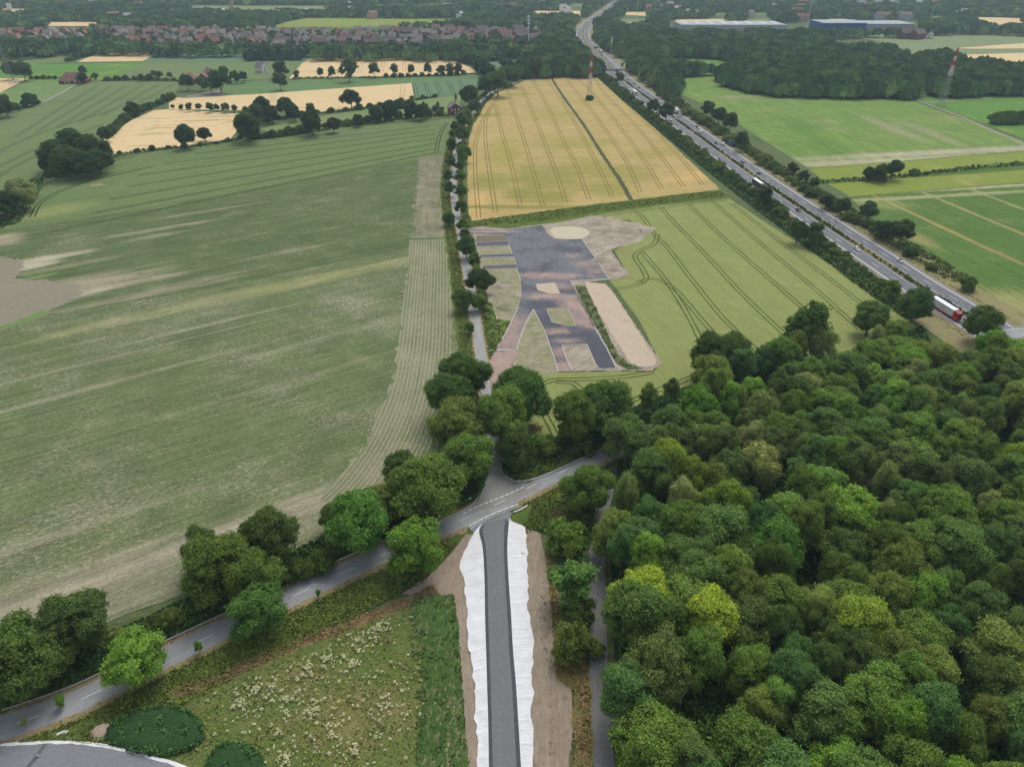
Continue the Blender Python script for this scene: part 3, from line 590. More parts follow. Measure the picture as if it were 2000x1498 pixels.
_, moundA = bank('green_mound', ((205, 1440), (240, 1405), (300, 1385), (360, 1388), (398, 1420), (392, 1455), (330, 1478), (250, 1470)), 1.6, M_nettle, jit=.1)
_, moundB = bank('green_mound', ((402, 1530), (410, 1480), (440, 1456), (480, 1456), (512, 1480), (520, 1530)), 1.7, M_nettle, jit=.1)
# the grey gravel lot in the corner with its pale fleece edge and pipe
M_lot = field_mat('lot_gravel', (140, 143, 147), (148, 150, 153), 0, (2, 20, .4), (10, .4), (.5, .10), fine=(.2, .12))
lot = [(-200, 1475), (0, 1456), (60, 1452), (130, 1451), (200, 1457), (260, 1470), (310, 1484), (360, 1502), (420, 1540), (420, 1640), (-200, 1640)]
sheet('gravel_lot', lot, M_lot, smooth=False, z=.62)
M_fleece = None
t = NT('fleece', .85, .1); uv = t.coord('UV'); P = t.coord()
w1 = t.noise(t.mapping(uv, scale=(.25, 1.6, 1)), 1.0, 5, .6, .4); w2 = t.noise(P, 2.2, 4, .6)
M_fleece = t.out(t.mix(t.rng(t.noise(t.mapping(P, loc=(9, 2, 0)), .55, 7, .75), .58, .8, 0, .55), t.gain(lin((228, 229, 231)), t.rng(t.noise(P, .35, 5, .6), .3, .7, .9, 1.05)), lin((178, 164, 146))), t.math('ADD', w1, t.math('MULTIPLY', w2, .25)), .25)
edge = catmull([G(*p, .62) for p in lot[1:9]], 1.0)
V, Fc, UV = ribbon_data(edge, -.35, .15, .64, .1); mb = MB(); mb.add(V, Fc, UV)
V2 = []
for p, q in zip(offset(edge, -.3), offset(edge, -1.1)): V2 += [(*p, .64), (*q, .0)]
mb.add(V2, [(2 * i, 2 * i + 2, 2 * i + 3, 2 * i + 1) for i in range(len(edge) - 1)])
tag(mb.build('fleece_edging', M_fleece), 'white fleece edging round the grey gravel lot', 'fleece')
# gravel road on its low bank
RZ = 1.0
cl = [(480, 20), (490, 100), (497, 200), (505, 400), (520, 600), (528, 800), (537, 1000), (548, 1250), (556, 1500), (566, 1800)]
el = [(425, 60), (408, 100), (428, 200), (440, 400), (443, 600), (449, 800), (455, 1000), (462, 1250), (466, 1500), (470, 1800)]
er = [(588, 20), (582, 70), (574, 200), (582, 400), (596, 600), (607, 800), (624, 1000), (640, 1250), (655, 1500), (672, 1800)]
def G2(p, z): return np.array(G(*Z2(*p), z))
def resample(c, n):
    c = np.array([p[:2] for p in c]); L = np.concatenate([[0], np.cumsum(np.hypot(*np.diff(c, axis=0).T))]); q = np.linspace(0, L[-1], n)
    return np.stack([np.interp(q, L, c[:, 0]), np.interp(q, L, c[:, 1])], 1), q
NR = 110
A, qa = resample(catmull([G2(p, RZ) for p in el], 1), NR); B, qb = resample(catmull([G2(p, RZ) for p in er], 1), NR)
ramp = np.clip((qa) / 9, 0, 1); zr = .4 + (RZ - .4) * ramp
M_grav = field_mat('road_gravel', (126, 128, 130), (138, 140, 142), 0, (.7, 40, .6), (9, .4), (.5, .14), fine=(.18, .16), uv=True, patches=[(8.2, 27, 1.2, 4.0, 0, (164, 134, 114), .9)])
M_gravd = field_mat('shoulder_gravel', (88, 90, 95), (98, 100, 104), 0, (.7, 30, .5), (9, .4), (.5, .2), fine=(.18, .2), uv=True)
V, UV = [], []
fr = [0.0, .12, .35, .65, .86, 1.0]; hh = [-.16, 0, .05, .05, 0, -.2]
for i in range(NR):
    for f, h in zip(fr, hh):
        p = A[i] + (B[i] - A[i]) * f; V.append((p[0], p[1], zr[i] + h + rng.normal() * .015)); UV.append((f * 7.2, qa[i]))
k = len(fr)
mb = MB(); mb.add(V, [(i * k + j, i * k + j + 1, (i + 1) * k + j + 1, (i + 1) * k + j) for i in range(NR - 1) for j in range(1, 4)], UV); tag(mb.build('gravel_road', M_grav), kind='structure')
mb = MB(); mb.add(V, [(i * k + j, i * k + j + 1, (i + 1) * k + j + 1, (i + 1) * k + j) for i in range(NR - 1) for j in (0, 4)], UV); tag(mb.build('gravel_shoulder', M_gravd), kind='structure')
sheet('road_apron', [Z2(*p) for p in ((345, 108), (400, 80), (500, 40), (580, 0), (600, 8), (592, 30), (580, 90), (500, 120), (430, 130), (385, 125))], M_grav, z=.37)
# white fleece either side: overlapping cloths with creases, wavy outer edge, small tears
ol = [(378, 128), (345, 190), (300, 290), (315, 400), (335, 560), (338, 700), (358, 850), (372, 1000), (385, 1150), (395, 1300), (402, 1500), (410, 1800)]
orr = [(590, 55), (672, 98), (692, 200), (692, 300), (690, 420), (698, 560), (716, 700), (722, 850), (724, 1000), (716, 1180), (726, 1380), (728, 1500), (730, 1800)]
def fleece(inner, outer, side):
    I, q = resample(catmull([G2(p, RZ) for p in inner], 1), 260); O, _ = resample(catmull([G2(p, 0) for p in outer], 1), 260)
    q0 = 0; n = 0; mb = MB(); cols = 9; seam = 5.2
    wav = np.convolve(rng.normal(size=300), np.hanning(15) / 7, 'same')[:260] * .55
    wav2 = rng.normal(size=90) * .16; V, UV = [], []
    fold = rng.normal(size=(260, cols + 1)) * .02; fold[:, 0] = 0
    for i in range(260):
        ph = (q[i] / seam) % 1; lift = .16 * max(0, 1 - ph * 6)          # each cloth laps over the next
        for j in range(cols + 1):
            f = j / cols; p = I[i] + (O[i] - I[i]) * f
            d = (O[i] - I[i]) / max(.1, np.hypot(*(O[i] - I[i])))
            if j == cols: p = p + d * (wav[i] + wav2[int(q[i] / seam) % 90])
            z0 = zr[min(NR - 1, int(q[i] / qa[-1] * (NR - 1)))] - .12
            z = .42 + max(0, z0 - .42) * (1 - f) ** 1.3 + .05 + lift + fold[i, j] + .03 * math.sin(q[i] * 1.3 + f * 4)
            V.append((p[0], p[1], z)); UV.append((f * 3.5, q[i]))
    k = cols + 1
    Fc = [(i * k + j, i * k + j + 1, (i + 1) * k + j + 1, (i + 1) * k + j) for i in range(259) for j in range(cols)]
    mb.add(V, Fc, UV); return mb.build('fleece_cover', M_fleece, smooth=True)
tag(fleece(el, ol, -1), 'white fleece covering the slope on the meadow side of the gravel road', 'fleece')
tag(fleece(er, orr, 1), 'white fleece covering the slope on the wood side of the gravel road', 'fleece')
M_earth = plain('bare_earth', (150, 130, 106), .95, .05, .2, 1.5)
for q in (((598, 140), (618, 128), (634, 140), (620, 146)), ((612, 245), (650, 240), (678, 252), (640, 256)), ((640, 690), (668, 684), (700, 700), (668, 692))):
    sheet('fleece_tear', [Z2(*p) for p in q], M_earth, z=.55)
# gravel track along the wood
trk = catmull([G(*p) for p in ((1222, 880), (1196, 930), (1178, 985), (1168, 1040), (1166, 1100), (1167, 1160), (1167, 1230), (1170, 1310), (1174, 1400), (1180, 1500), (1190, 1640))], 2)
M_trk = field_mat('track_gravel', (138, 137, 135), (124, 123, 122), 0, (.55, 25, .8), (6, .5), (.5, .16), (138, 132, 124), uv=True)
mb = MB(); mb.add(*ribbon_data(trk, -2.1, 2.1, next_z(), .1)); tag(mb.build('gravel_track', M_trk), kind='structure')
sheet('wood_floor', [(1210, 900), (1300, 880), (1420, 815), (1560, 765), (1740, 705), (1830, 700), (1960, 740), (2150, 700), (2400, 1000), (2400, 1700), (1215, 1700), (1205, 1400), (1196, 1200), (1190, 1000)], field_mat('wood_floor_green', (52, 78, 38), (62, 90, 42), 0, (3, 5, .5), (8, .6), (.5, .35), (40, 46, 30), fine=(.3, .3)))
sheet('dry_grass_strip', [Z2(*p) for p in ((800, 230), (860, 300), (870, 600), (1050, 900), (1070, 1100), (1075, 1560), (960, 1560), (960, 1050), (860, 980), (840, 700))], field_mat('dry_rank_grass', (150, 124, 90), (112, 118, 64), R(88), (1.2, 6, .8), (5, .8), (.5, .28), (94, 112, 54)), rough=(1.2, .2))
sheet('green_corner', [(1010, 1012), (1090, 975), (1160, 960), (1160, 1060), (1110, 1070), (1060, 1040), (1030, 1030)], field_mat('rank_green', (76, 106, 48), (92, 118, 54), 0, (2, 5, .6), (5, .7), (.5, .3)), rough=(1.2, .25))
sheet('green_corner', [(985, 915), (1010, 938), (1050, 932), (1100, 912), (1175, 876), (1172, 862), (1110, 880), (1040, 905), (1010, 900), (985, 880)], field_mat('junction_grass', (70, 96, 44), (84, 108, 50), 0, (2, 5, .6), (5, .7), (.5, .3)), rough=(1.2, .25))

# --------------------------------------------------------- rank growth as leaf tufts (stuff)
t = NT('rank_leaves', .9, .08); at = t.n('ShaderNodeVertexColor', layer_name='tint')
M_tuft = t.out(at.outputs[0])
def tufts(name, polys, dens, size, hmax, cols, clump=3.0, kind='stuff', thr=0.0, holes=()):
    """grass and herbs: small leaf faces over the given outlines; polys in photo pixels or as ground points"""
    Vs, Cs = [], []
    for pl in polys:
        P = np.array(pl) if not isinstance(pl[0], tuple) else np.array([G(*p) for p in pl])
        lo, hi = P.min(0), P.max(0); n = int((hi - lo).prod() * dens); Q = lo + rng.random((n, 2)) * (hi - lo); Q = Q[inside(Q, P)]
        for hp in holes: Q = Q[~inside(Q, np.array([G(*p) for p in hp]))]
        n = len(Q)
        ph = rng.random(4) * 6
        cl = .5 + .25 * np.sin(Q[:, 0] / clump * 1.7 + ph[0] + np.sin(Q[:, 1] / clump + ph[1]) * 1.5) + .25 * np.sin(Q[:, 1] / clump * 1.3 + ph[2] + np.sin(Q[:, 0] / clump * .8 + ph[3]) * 1.5)
        if thr: k = cl + .3 * (rng.random(n) - .5) > thr; Q, cl = Q[k], cl[k]; n = len(Q)
        z = rng.random(n) * hmax * (.25 + .75 * cl)
        s = size * (.6 + .8 * rng.random(n))
        nrm = rng.normal(size=(n, 3)) * .8 + [0, 0, .9]; nrm /= np.linalg.norm(nrm, axis=1)[:, None]
        a = np.cross(nrm, rng.normal(size=(n, 3))); a /= np.linalg.norm(a, axis=1)[:, None]; b = np.cross(nrm, a)
        c = np.column_stack([Q, z + .05]); a *= s[:, None] * .5; b *= s[:, None] * .38
        Vs.append(np.stack([c - a - b, c + a - b, c + a + b, c - a + b], 1))
        pal = np.array([lin(x) for x in cols]); w = rng.random(n) * .6 + cl * .4; k = np.clip((w * len(pal)).astype(int), 0, len(pal) - 1)
        Cs.append(pal[k] * (.8 + .4 * rng.random(n))[:, None])
    me = quad_mesh(name, np.concatenate(Vs), M_tuft, np.concatenate(Cs))
    return tag(link(bpy.data.objects.new(name, me)), kind=kind)
MOUTH = [[(870, 1062), (915, 1032), (1012, 988), (1040, 985), (1030, 1020), (985, 1040), (930, 1060)], [(880, 1016), (928, 984), (946, 950), (960, 905), (980, 905), (984, 930), (1010, 945), (1060, 942), (1075, 948), (980, 995), (900, 1030)]]
GRN = [(76, 104, 46), (88, 114, 52), (104, 124, 58), (116, 128, 66)]
DGR = [(52, 80, 40), (62, 92, 46), (74, 104, 50), (90, 114, 56)]
mainA = [p for p in main]
def band(c, a, b, i0=0, i1=None):
    return np.array(offset(c[i0:i1], a) + offset(c[i0:i1], b)[::-1])
tufts('verge_grass', [band(main, 4.6, 15, 8, 118)], 13, .45, .7, [(88, 100, 46), (98, 112, 50), (110, 126, 54), (126, 136, 62)], holes=MOUTH + [lot] + [[Z2(*q) for q in ((330, 130), (250, 240), (100, 390), (60, 500), (260, 490), (420, 600), (420, 150))]])
tufts('hedge_undergrowth', [band(main, -15, -5.2, 8, 112)], 16, .55, 1.9, DGR, holes=MOUTH)
tufts('dry_verge_grass', [band(main, 3.1, 5.0, 8, 122), band(main, -4.6, -3.3, 8, 122)], 9, .32, .25, [(170, 150, 112), (184, 164, 124), (150, 136, 92), (160, 140, 104)], holes=MOUTH + [lot])
tufts('red_sorrel', [np.array(offset(rl, -1.5) + offset(rl, 1.6)[::-1])], 20, .32, .7, [(134, 106, 82), (146, 116, 88), (146, 130, 86), (112, 118, 64)], 1.5)
tufts('meadow_grass', [[(60, 1458), (200, 1408), (330, 1372), (420, 1342), (600, 1266), (760, 1198), (812, 1180), (825, 1250), (835, 1350), (840, 1540), (200, 1540)]], 9, .4, .5, [(84, 114, 54), (98, 122, 58), (112, 128, 64), (128, 132, 76), (146, 136, 92)], 3)
tufts('nettles', [moundA], 40, .42, 2.2, [(62, 98, 54), (72, 108, 58), (84, 120, 64)], 1.2)
tufts('nettles', [moundB], 40, .42, 2.3, [(62, 98, 54), (72, 108, 58), (84, 120, 64)], 1.2)
tufts('bank_weeds', [[Z2(*p) for p in ((10, 500), (100, 470), (262, 488), (300, 800), (308, 1000), (330, 1250), (352, 1560), (45, 1560), (40, 1000), (-15, 640))]], 9, .42, 1.1, [(60, 92, 44), (72, 104, 50), (84, 112, 56), (96, 122, 64)], 1.1, thr=.48)
tufts('corner_herbs', [[(1010, 1012), (1090, 975), (1160, 955), (1165, 1060), (1110, 1070), (1060, 1040)], [(985, 915), (1010, 938), (1050, 932), (1100, 912), (1175, 876), (1172, 858), (1110, 876), (1040, 900), (985, 870)]], 16, .5, 1.3, GRN, holes=MOUTH)
tufts('track_side_grass', [[Z2(*p) for p in ((800, 230), (860, 300), (870, 600), (1045, 900), (1062, 1100), (1068, 1560), (960, 1560), (960, 1050), (860, 980), (840, 700))]], 10, .45, .8, [(96, 112, 56), (120, 116, 64), (146, 118, 82), (158, 136, 98)], 2)
tufts('seedlings', [[Z2(*p) for p in ((780, 350), (830, 420), (850, 940), (800, 960), (760, 640))], [Z2(*p) for p in ((820, 1000), (850, 1100), (860, 1500), (820, 1500))]], 3.5, .42, .3, [(88, 108, 62), (104, 120, 74), (120, 130, 86)], 1)
tufts('wood_undergrowth', [[(1215, 900), (1420, 790), (1560, 740), (1740, 660), (1950, 720), (2100, 760), (2160, 1000), (2100, 1620), (1220, 1620), (1205, 1200)]], 5, .7, 3.2, [(78, 114, 50), (88, 126, 54), (102, 136, 60)], 3)
tufts('site_weeds', [[Z5(*p) for p in ((1300, 745), (1370, 745), (1450, 900), (1560, 1140), (1640, 1290), (1720, 1345), (1800, 1385), (1700, 1390), (1600, 1330), (1500, 1130), (1420, 1000))], [Z5(*p) for p in ((560, 880), (640, 870), (680, 1000), (790, 1010), (700, 1210), (620, 1230))]], 4, .6, .8, [(74, 102, 50), (90, 114, 58), (112, 126, 74)], 1.5, thr=.45)
tufts('ditch_grass', [[(915, 433), (1150, 403), (1403, 373), (1425, 384), (1300, 398), (1150, 417), (1060, 433), (922, 443)]], 1.6, .7, .45, [(94, 114, 50), (108, 124, 56), (122, 132, 64)], 3)
tufts('bank_undergrowth', [band(mw, -29, -15.4, 9, 150)], 4.5, .8, 2.2, [(58, 86, 42), (68, 98, 46), (82, 110, 52), (96, 118, 58)], 3)
tufts('bank_undergrowth', [band(mw, 17.5, 31, 14, 110)], 3, .8, 1.6, [(70, 96, 48), (84, 108, 54), (104, 118, 62), (126, 130, 76)], 3, thr=.3)
tufts('wood_edge_growth', [[(1215, 905), (1290, 872), (1400, 805), (1480, 742), (1560, 712), (1690, 690), (1760, 655), (1800, 640), (1830, 690), (1700, 730), (1560, 780), (1420, 840), (1300, 890)]], 5, .8, 2.2, [(62, 92, 44), (78, 108, 50), (92, 118, 58)], 3)
FG = [(72, 98, 54), (84, 110, 58), (98, 120, 66)]
def line_tufts(px, w, h=.9): c = catmull([G(*q) for q in px], 5); return np.array(offset(c, -w) + offset(c, w)[::-1])
tufts('hedge_bottom_grass', [line_tufts(q, 4) for q in (((212, 268), (240, 240), (275, 220), (335, 195)), ((75, 350), (150, 340), (235, 303), (330, 291), (420, 282), (470, 272), (540, 268), (600, 260), (680, 247), (740, 240), (800, 232), (880, 227)), ((480, 246), (520, 238), (600, 224), (680, 218), (740, 208), (800, 197), (850, 190)), ((570, 154), (640, 153), (755, 152), (850, 149), (930, 145)), ((200, 158), (260, 157), (355, 159)), ((1600, 356), (1700, 350), (1900, 330), (2000, 320)), ((0, 420), (15, 440), (60, 385), (75, 350)))], .55, 1.5, 1.6, FG, 6)
tufts('motorway_verge_grass', [band(mw, 13.2, 17, 0, 90), band(mw, -15.6, -13, 0, 90)], 2, .5, .4, [(150, 134, 94), (136, 130, 80), (116, 118, 66), (166, 146, 108)], 4)
tufts('lane_verge_grass', [band(small, 2.6, 8, 30, None), band(small, -7, -2.6, 30, None)], 5, .5, .8, [(84, 104, 50), (98, 114, 56), (120, 124, 70), (150, 140, 94)], 3, holes=MOUTH + [[Z5(*q) for q in pad]])
# white umbels of the meadow, heads of many tiny flowers
def umbels():
    pts = []
    P = np.array([G(*p) for p in ((330, 1400), (430, 1350), (600, 1278), (760, 1208), (810, 1195), (820, 1300), (830, 1400), (835, 1520), (520, 1520), (400, 1440))])
    lo, hi = P.min(0), P.max(0)
    cl = [G(*p) for p in ((470, 1375), (500, 1350), (530, 1345), (560, 1370), (700, 1255), (740, 1225), (640, 1290), (680, 1240), (600, 1310), (610, 1390), (690, 1300), (560, 1480), (690, 1470), (760, 1380), (650, 1440))]
    while len(pts) < 760:
        if rng.random() < .72: c = np.array(cl[rng.integers(len(cl))]) + rng.normal(size=2) * 2.0 * rng.exponential(1.0)
        else: c = lo + rng.random(2) * (hi - lo)
        if inside(c[None], P)[0]: pts.append(c)
    Vs, Cs = [], []
    for c in pts:
        h = .7 + .5 * rng.random(); r = .10 + .30 * rng.random() ** 2.2; n = int(8 + 50 * r)
        d = rng.normal(size=(n, 2)) * r * .55; q = np.column_stack([c + d, h - .5 * (d ** 2).sum(1) - .25 * rng.random(n)]); s = .04 + .05 * rng.random(n)
        for k in range(n):
            a = rng.random() * 6; u = np.array([math.cos(a), math.sin(a), rng.normal() * .3]) * s[k]; v = np.array([-math.sin(a), math.cos(a), rng.normal() * .3]) * s[k]
            Vs.append([q[k] - u - v, q[k] + u - v, q[k] + u + v, q[k] - u + v])
        k = 176 + rng.random() * 40; Cs += [lin((k, k, k - 30 - 30 * rng.random()))] * n
    me = quad_mesh('meadow_flowers', np.array(Vs), M_tuft, np.array(Cs)); tag(link(bpy.data.objects.new('meadow_flowers', me)), kind='stuff')
umbels()
# ================================================================ trees
def leaf_material(name, trans=.36):
    t = NT(name, .75, .12)
    oi = t.n('ShaderNodeObjectInfo'); ge = t.n('ShaderNodeNewGeometry')
    c = t.gain(oi.outputs['Color'], t.rng(ge.outputs['Random Per Island'], 0, 1, .68, 1.32))
    tip = t.noise(t.coord(), .55, 3, .6)
    hs = t.n('ShaderNodeHueSaturation'); t.put(hs.inputs['Color'], c)
    t.put(hs.inputs['Hue'], t.rng(tip, .3, .7, .515, .482)); t.put(hs.inputs['Value'], t.rng(tip, .3, .7, .82, 1.2))
    t.put(t.b.inputs['Base Color'], hs.outputs[0])
    tr = t.n('ShaderNodeBsdfTranslucent'); t.put(tr.inputs[0], hs.outputs[0])
    mx = t.n('ShaderNodeMixShader'); mx.inputs[0].default_value = trans
    out = t.t.nodes['Material Output']
    t.t.links.new(t.b.outputs[0], mx.inputs[1]); t.t.links.new(tr.outputs[0], mx.inputs[2]); t.t.links.new(mx.outputs[0], out.inputs['Surface'])
    return t.m
M_leaf = leaf_material('tree_leaves')
t = NT('bark', .95, .05); M_bark = t.out(t.gain(lin((108, 98, 84)), t.rng(t.noise(t.mapping(t.coord(), scale=(3, 3, .6)), 1.0, 5, .7), .3, .7, .6, 1.3)))
t = NT('dead_wood', .95, .05); M_dead = t.out(t.gain(lin((150, 140, 128)), t.rng(t.noise(t.coord(), 1.2, 4, .7), .3, .7, .75, 1.2)))

def unit(v): return v / np.maximum(1e-9, np.linalg.norm(v, axis=-1, keepdims=True))
def crown_quads(r, Rx, H, zb, lobes, lobe_r, clumps, leaves, leaf, clump_r=.9, droop=0.0, pow_=1.0, top=.55, spread=.62):
    """leaf clumps on the outside of a set of boughs filling a crown of radius Rx between zb and H"""
    cz = zb + (H - zb) * .5; Hz = (H - zb) * .5
    C, LR = [], []
    for i in range(lobes):
        for _ in range(60):
            u = -0.75 + 1.75 * (i + r.random()) / lobes; a = i * 2.399 + r.normal() * .4
            s = math.sqrt(max(0, 1 - u * u)); k = min(.98, max(.3, spread + .17 * r.normal()))
            p = np.array([math.cos(a) * s * Rx * k, math.sin(a) * s * Rx * k, cz + u * Hz * (spread + .05)])
            break
        C.append(p); LR.append(lobe_r * Rx * (.75 + .5 * r.random()))
    C.append(np.array([0, 0, cz])); LR.append(Rx * .5)
    C, LR = np.array(C), np.array(LR); asp = Hz / Rx
    K = []
    tries = 0
    while len(K) < clumps and tries < clumps * 30:
        tries += 1
        i = r.integers(len(C)); d = unit(r.normal(size=3) + unit(C[i] - [0, 0, cz - Hz * .3]) * .9)
        p = C[i] + d * LR[i] * np.array([1, 1, min(1.15, max(.7, asp))])
        dd = np.linalg.norm((p - C) / np.array([1, 1, min(1.15, max(.7, asp))]), axis=1) / LR
        dd[i] = 9
        if dd.min() < .86 or p[2] < zb * .7: continue
        K.append((p, d, LR[i]))
    V = []
    for p, d, lr in K:
        n = int(leaves * (.6 + .8 * r.random())); cr = clump_r * (.7 + .6 * r.random())
        q = r.normal(size=(n, 3)) * [cr * .5, cr * .5, cr * .32]
        if droop: q[:, 2] -= np.abs(r.normal(size=n)) * droop
        P = p + q
        nr = unit(unit(P - (p - d * cr * 1.2)) * .9 + r.normal(size=(n, 3)) * .55 + [0, 0, .25])
        a = unit(np.cross(nr, r.normal(size=(n, 3)))); b = np.cross(nr, a); s = leaf * (.6 + .8 * r.random(n))
        if droop: a = unit(a * .35 + [0, 0, -1]); b = unit(np.cross(nr, a)); 
        a = a * s[:, None] * .5; b = b * s[:, None] * (.36 if not droop else .22)
        V.append(np.stack([P - a - b * .5, P + a * .1 - b, P + a + b * .1, P - a * .2 + b], 1))
    # inner foliage so that the crown is not hollow
    n = int(clumps * leaves * .18); ii = r.integers(len(C), size=n)
    P = C[ii] + unit(r.normal(size=(n, 3))) * (LR[ii] * r.random(n) ** .5 * .85)[:, None] * [1, 1, min(1.1, asp)]
    nr = unit(r.normal(size=(n, 3))); a = unit(np.cross(nr, r.normal(size=(n, 3)))); b = np.cross(nr, a)
    a = a * leaf * .85; b = b * leaf * .7; V.append(np.stack([P - a - b, P + a - b, P + a + b, P - a + b], 1))
    return np.concatenate(V), C, LR
def trunk_mesh(name, r, H, zb, r0, C=None, lean=.02, limbs=5, m=None):
    mb = MB(); top = np.array([r.normal() * lean * H, r.normal() * lean * H, zb + (H - zb) * .55]); p = np.zeros(3); prev = p; n = 5
    pts = [np.array([top[0] * k / n + r.normal() * .06 * (k > 0), top[1] * k / n + r.normal() * .06 * (k > 0), top[2] * k / n]) for k in range(n + 1)]
    for k in range(n):
        f0 = 1 - .75 * k / n; f1 = 1 - .75 * (k + 1) / n
        if k == 0: mb.bar(pts[0] + [0, 0, -.3], pts[1], r0 * 1.35, r0 * f1, 8)
        else: mb.bar(pts[k], pts[k + 1], r0 * f0, r0 * f1, 7)
    if C is not None:
        for c in C[:limbs]:
            k = r.integers(2, n); q = pts[k]; mid = q + (c - q) * .5 + [0, 0, .3]
            mb.bar(q, mid, r0 * .42, r0 * .26, 6); mb.bar(mid, c, r0 * .26, r0 * .08, 5)
    me = bpy.data.meshes.new(name); me.from_pydata([tuple(v) for v in mb.V], [], mb.F); me.materials.append(m or M_bark); me.update()
    return me
PROTO = {}
def make_proto(key, seeds, H, Rx, zbf, lobes, lobe_r, clumps, leaves, leaf, r0, **kw):
    L = []
    for s in seeds:
        r = np.random.default_rng(s); V, C, LR = crown_quads(r, Rx, H, zbf * H, lobes, lobe_r, clumps, leaves, leaf, **kw)
        L.append((quad_mesh('crown', V, M_leaf), trunk_mesh('trunk', r, H, zbf * H, r0, C)))
    PROTO[key] = (L, H, Rx)
make_proto('oak', (11, 12, 13, 14), 15, 6.4, .17, 19, .36, 420, 58, .42, .42, clump_r=.95)
make_proto('round', (21, 22), 11, 5.2, .12, 26, .30, 430, 46, .36, .30, clump_r=.8, spread=.72)
make_proto('ash', (31, 32, 33), 19, 5.0, .22, 17, .38, 380, 56, .4, .36, clump_r=.9)
make_proto('birch', (41, 42), 18, 4.4, .2, 15, .36, 330, 54, .38, .22, clump_r=.8, droop=1.1)
make_proto('slim', (51, 52, 53), 12, 2.7, .22, 10, .42, 120, 40, .45, .2, clump_r=.7)
make_proto('bush', (61, 62, 63), 4.5, 3.4, .0, 11, .42, 130, 40, .42, .12, clump_r=.7)
make_proto('small', (71, 72, 73), 10, 4.3, .2, 10, .40, 70, 24, .75, .28, clump_r=1.0)     # far away
make_proto('conifer', (81,), 9, 1.5, .02, 9, .5, 60, 24, .45, .14, clump_r=.5)
CNT = {}
def tree(kind, X, Y, H, Rw, rgb, label, cat='tree', group=None, name=None, z=0.0, seed=None):
    """one tree: empty at its base > crown, trunk"""
    L, H0, R0 = PROTO[kind]; r = np.random.default_rng(int(abs(X * 13.7 + Y * 7.3)) + 5 if seed is None else seed)
    cm, tm = L[r.integers(len(L))]
    nm = name or {'oak': 'broadleaf_tree', 'round': 'round_tree', 'ash': 'tall_tree', 'birch': 'birch_tree', 'slim': 'slender_tree', 'bush': 'bush', 'small': 'broadleaf_tree', 'conifer': 'conifer_tree'}[kind]
    e = empty(nm, X, Y, z, r.random() * 6.28); e.scale = (Rw / R0 * (.88 + .24 * r.random()), Rw / R0 * (.88 + .24 * r.random()), H / H0)
    tag(e, label, cat, group)
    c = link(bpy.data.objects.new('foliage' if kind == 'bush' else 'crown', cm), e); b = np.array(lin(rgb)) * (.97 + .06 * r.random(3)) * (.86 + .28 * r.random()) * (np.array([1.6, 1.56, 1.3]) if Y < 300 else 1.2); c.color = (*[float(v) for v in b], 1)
    if kind != 'bush': link(bpy.data.objects.new('trunk', tm), e)
    return e
def tree_px(kind, x, y, rp, rgb, label, hw=1.3, **kw):
    """a tree whose crown centre shows at photo pixel (x, y) with a half width of rp pixels; hw: height per crown width"""
    z = 6.0
    for _ in range(3):
        Rw = rp / scale_at(x, y, z); H = 2 * Rw * hw; z = H * (.56 if kind != 'bush' else .5)
    X, Y = G(x, y, z); return tree(kind, X, Y, H, Rw, rgb, label, **kw)
# crown colours (leaf colour, before shading)
DK, MD, LT, YL, OL, BL, PA = (82, 105, 54), (98, 123, 58), (110, 142, 62), (140, 158, 60), (112, 128, 66), (92, 119, 65), (140, 151, 102)

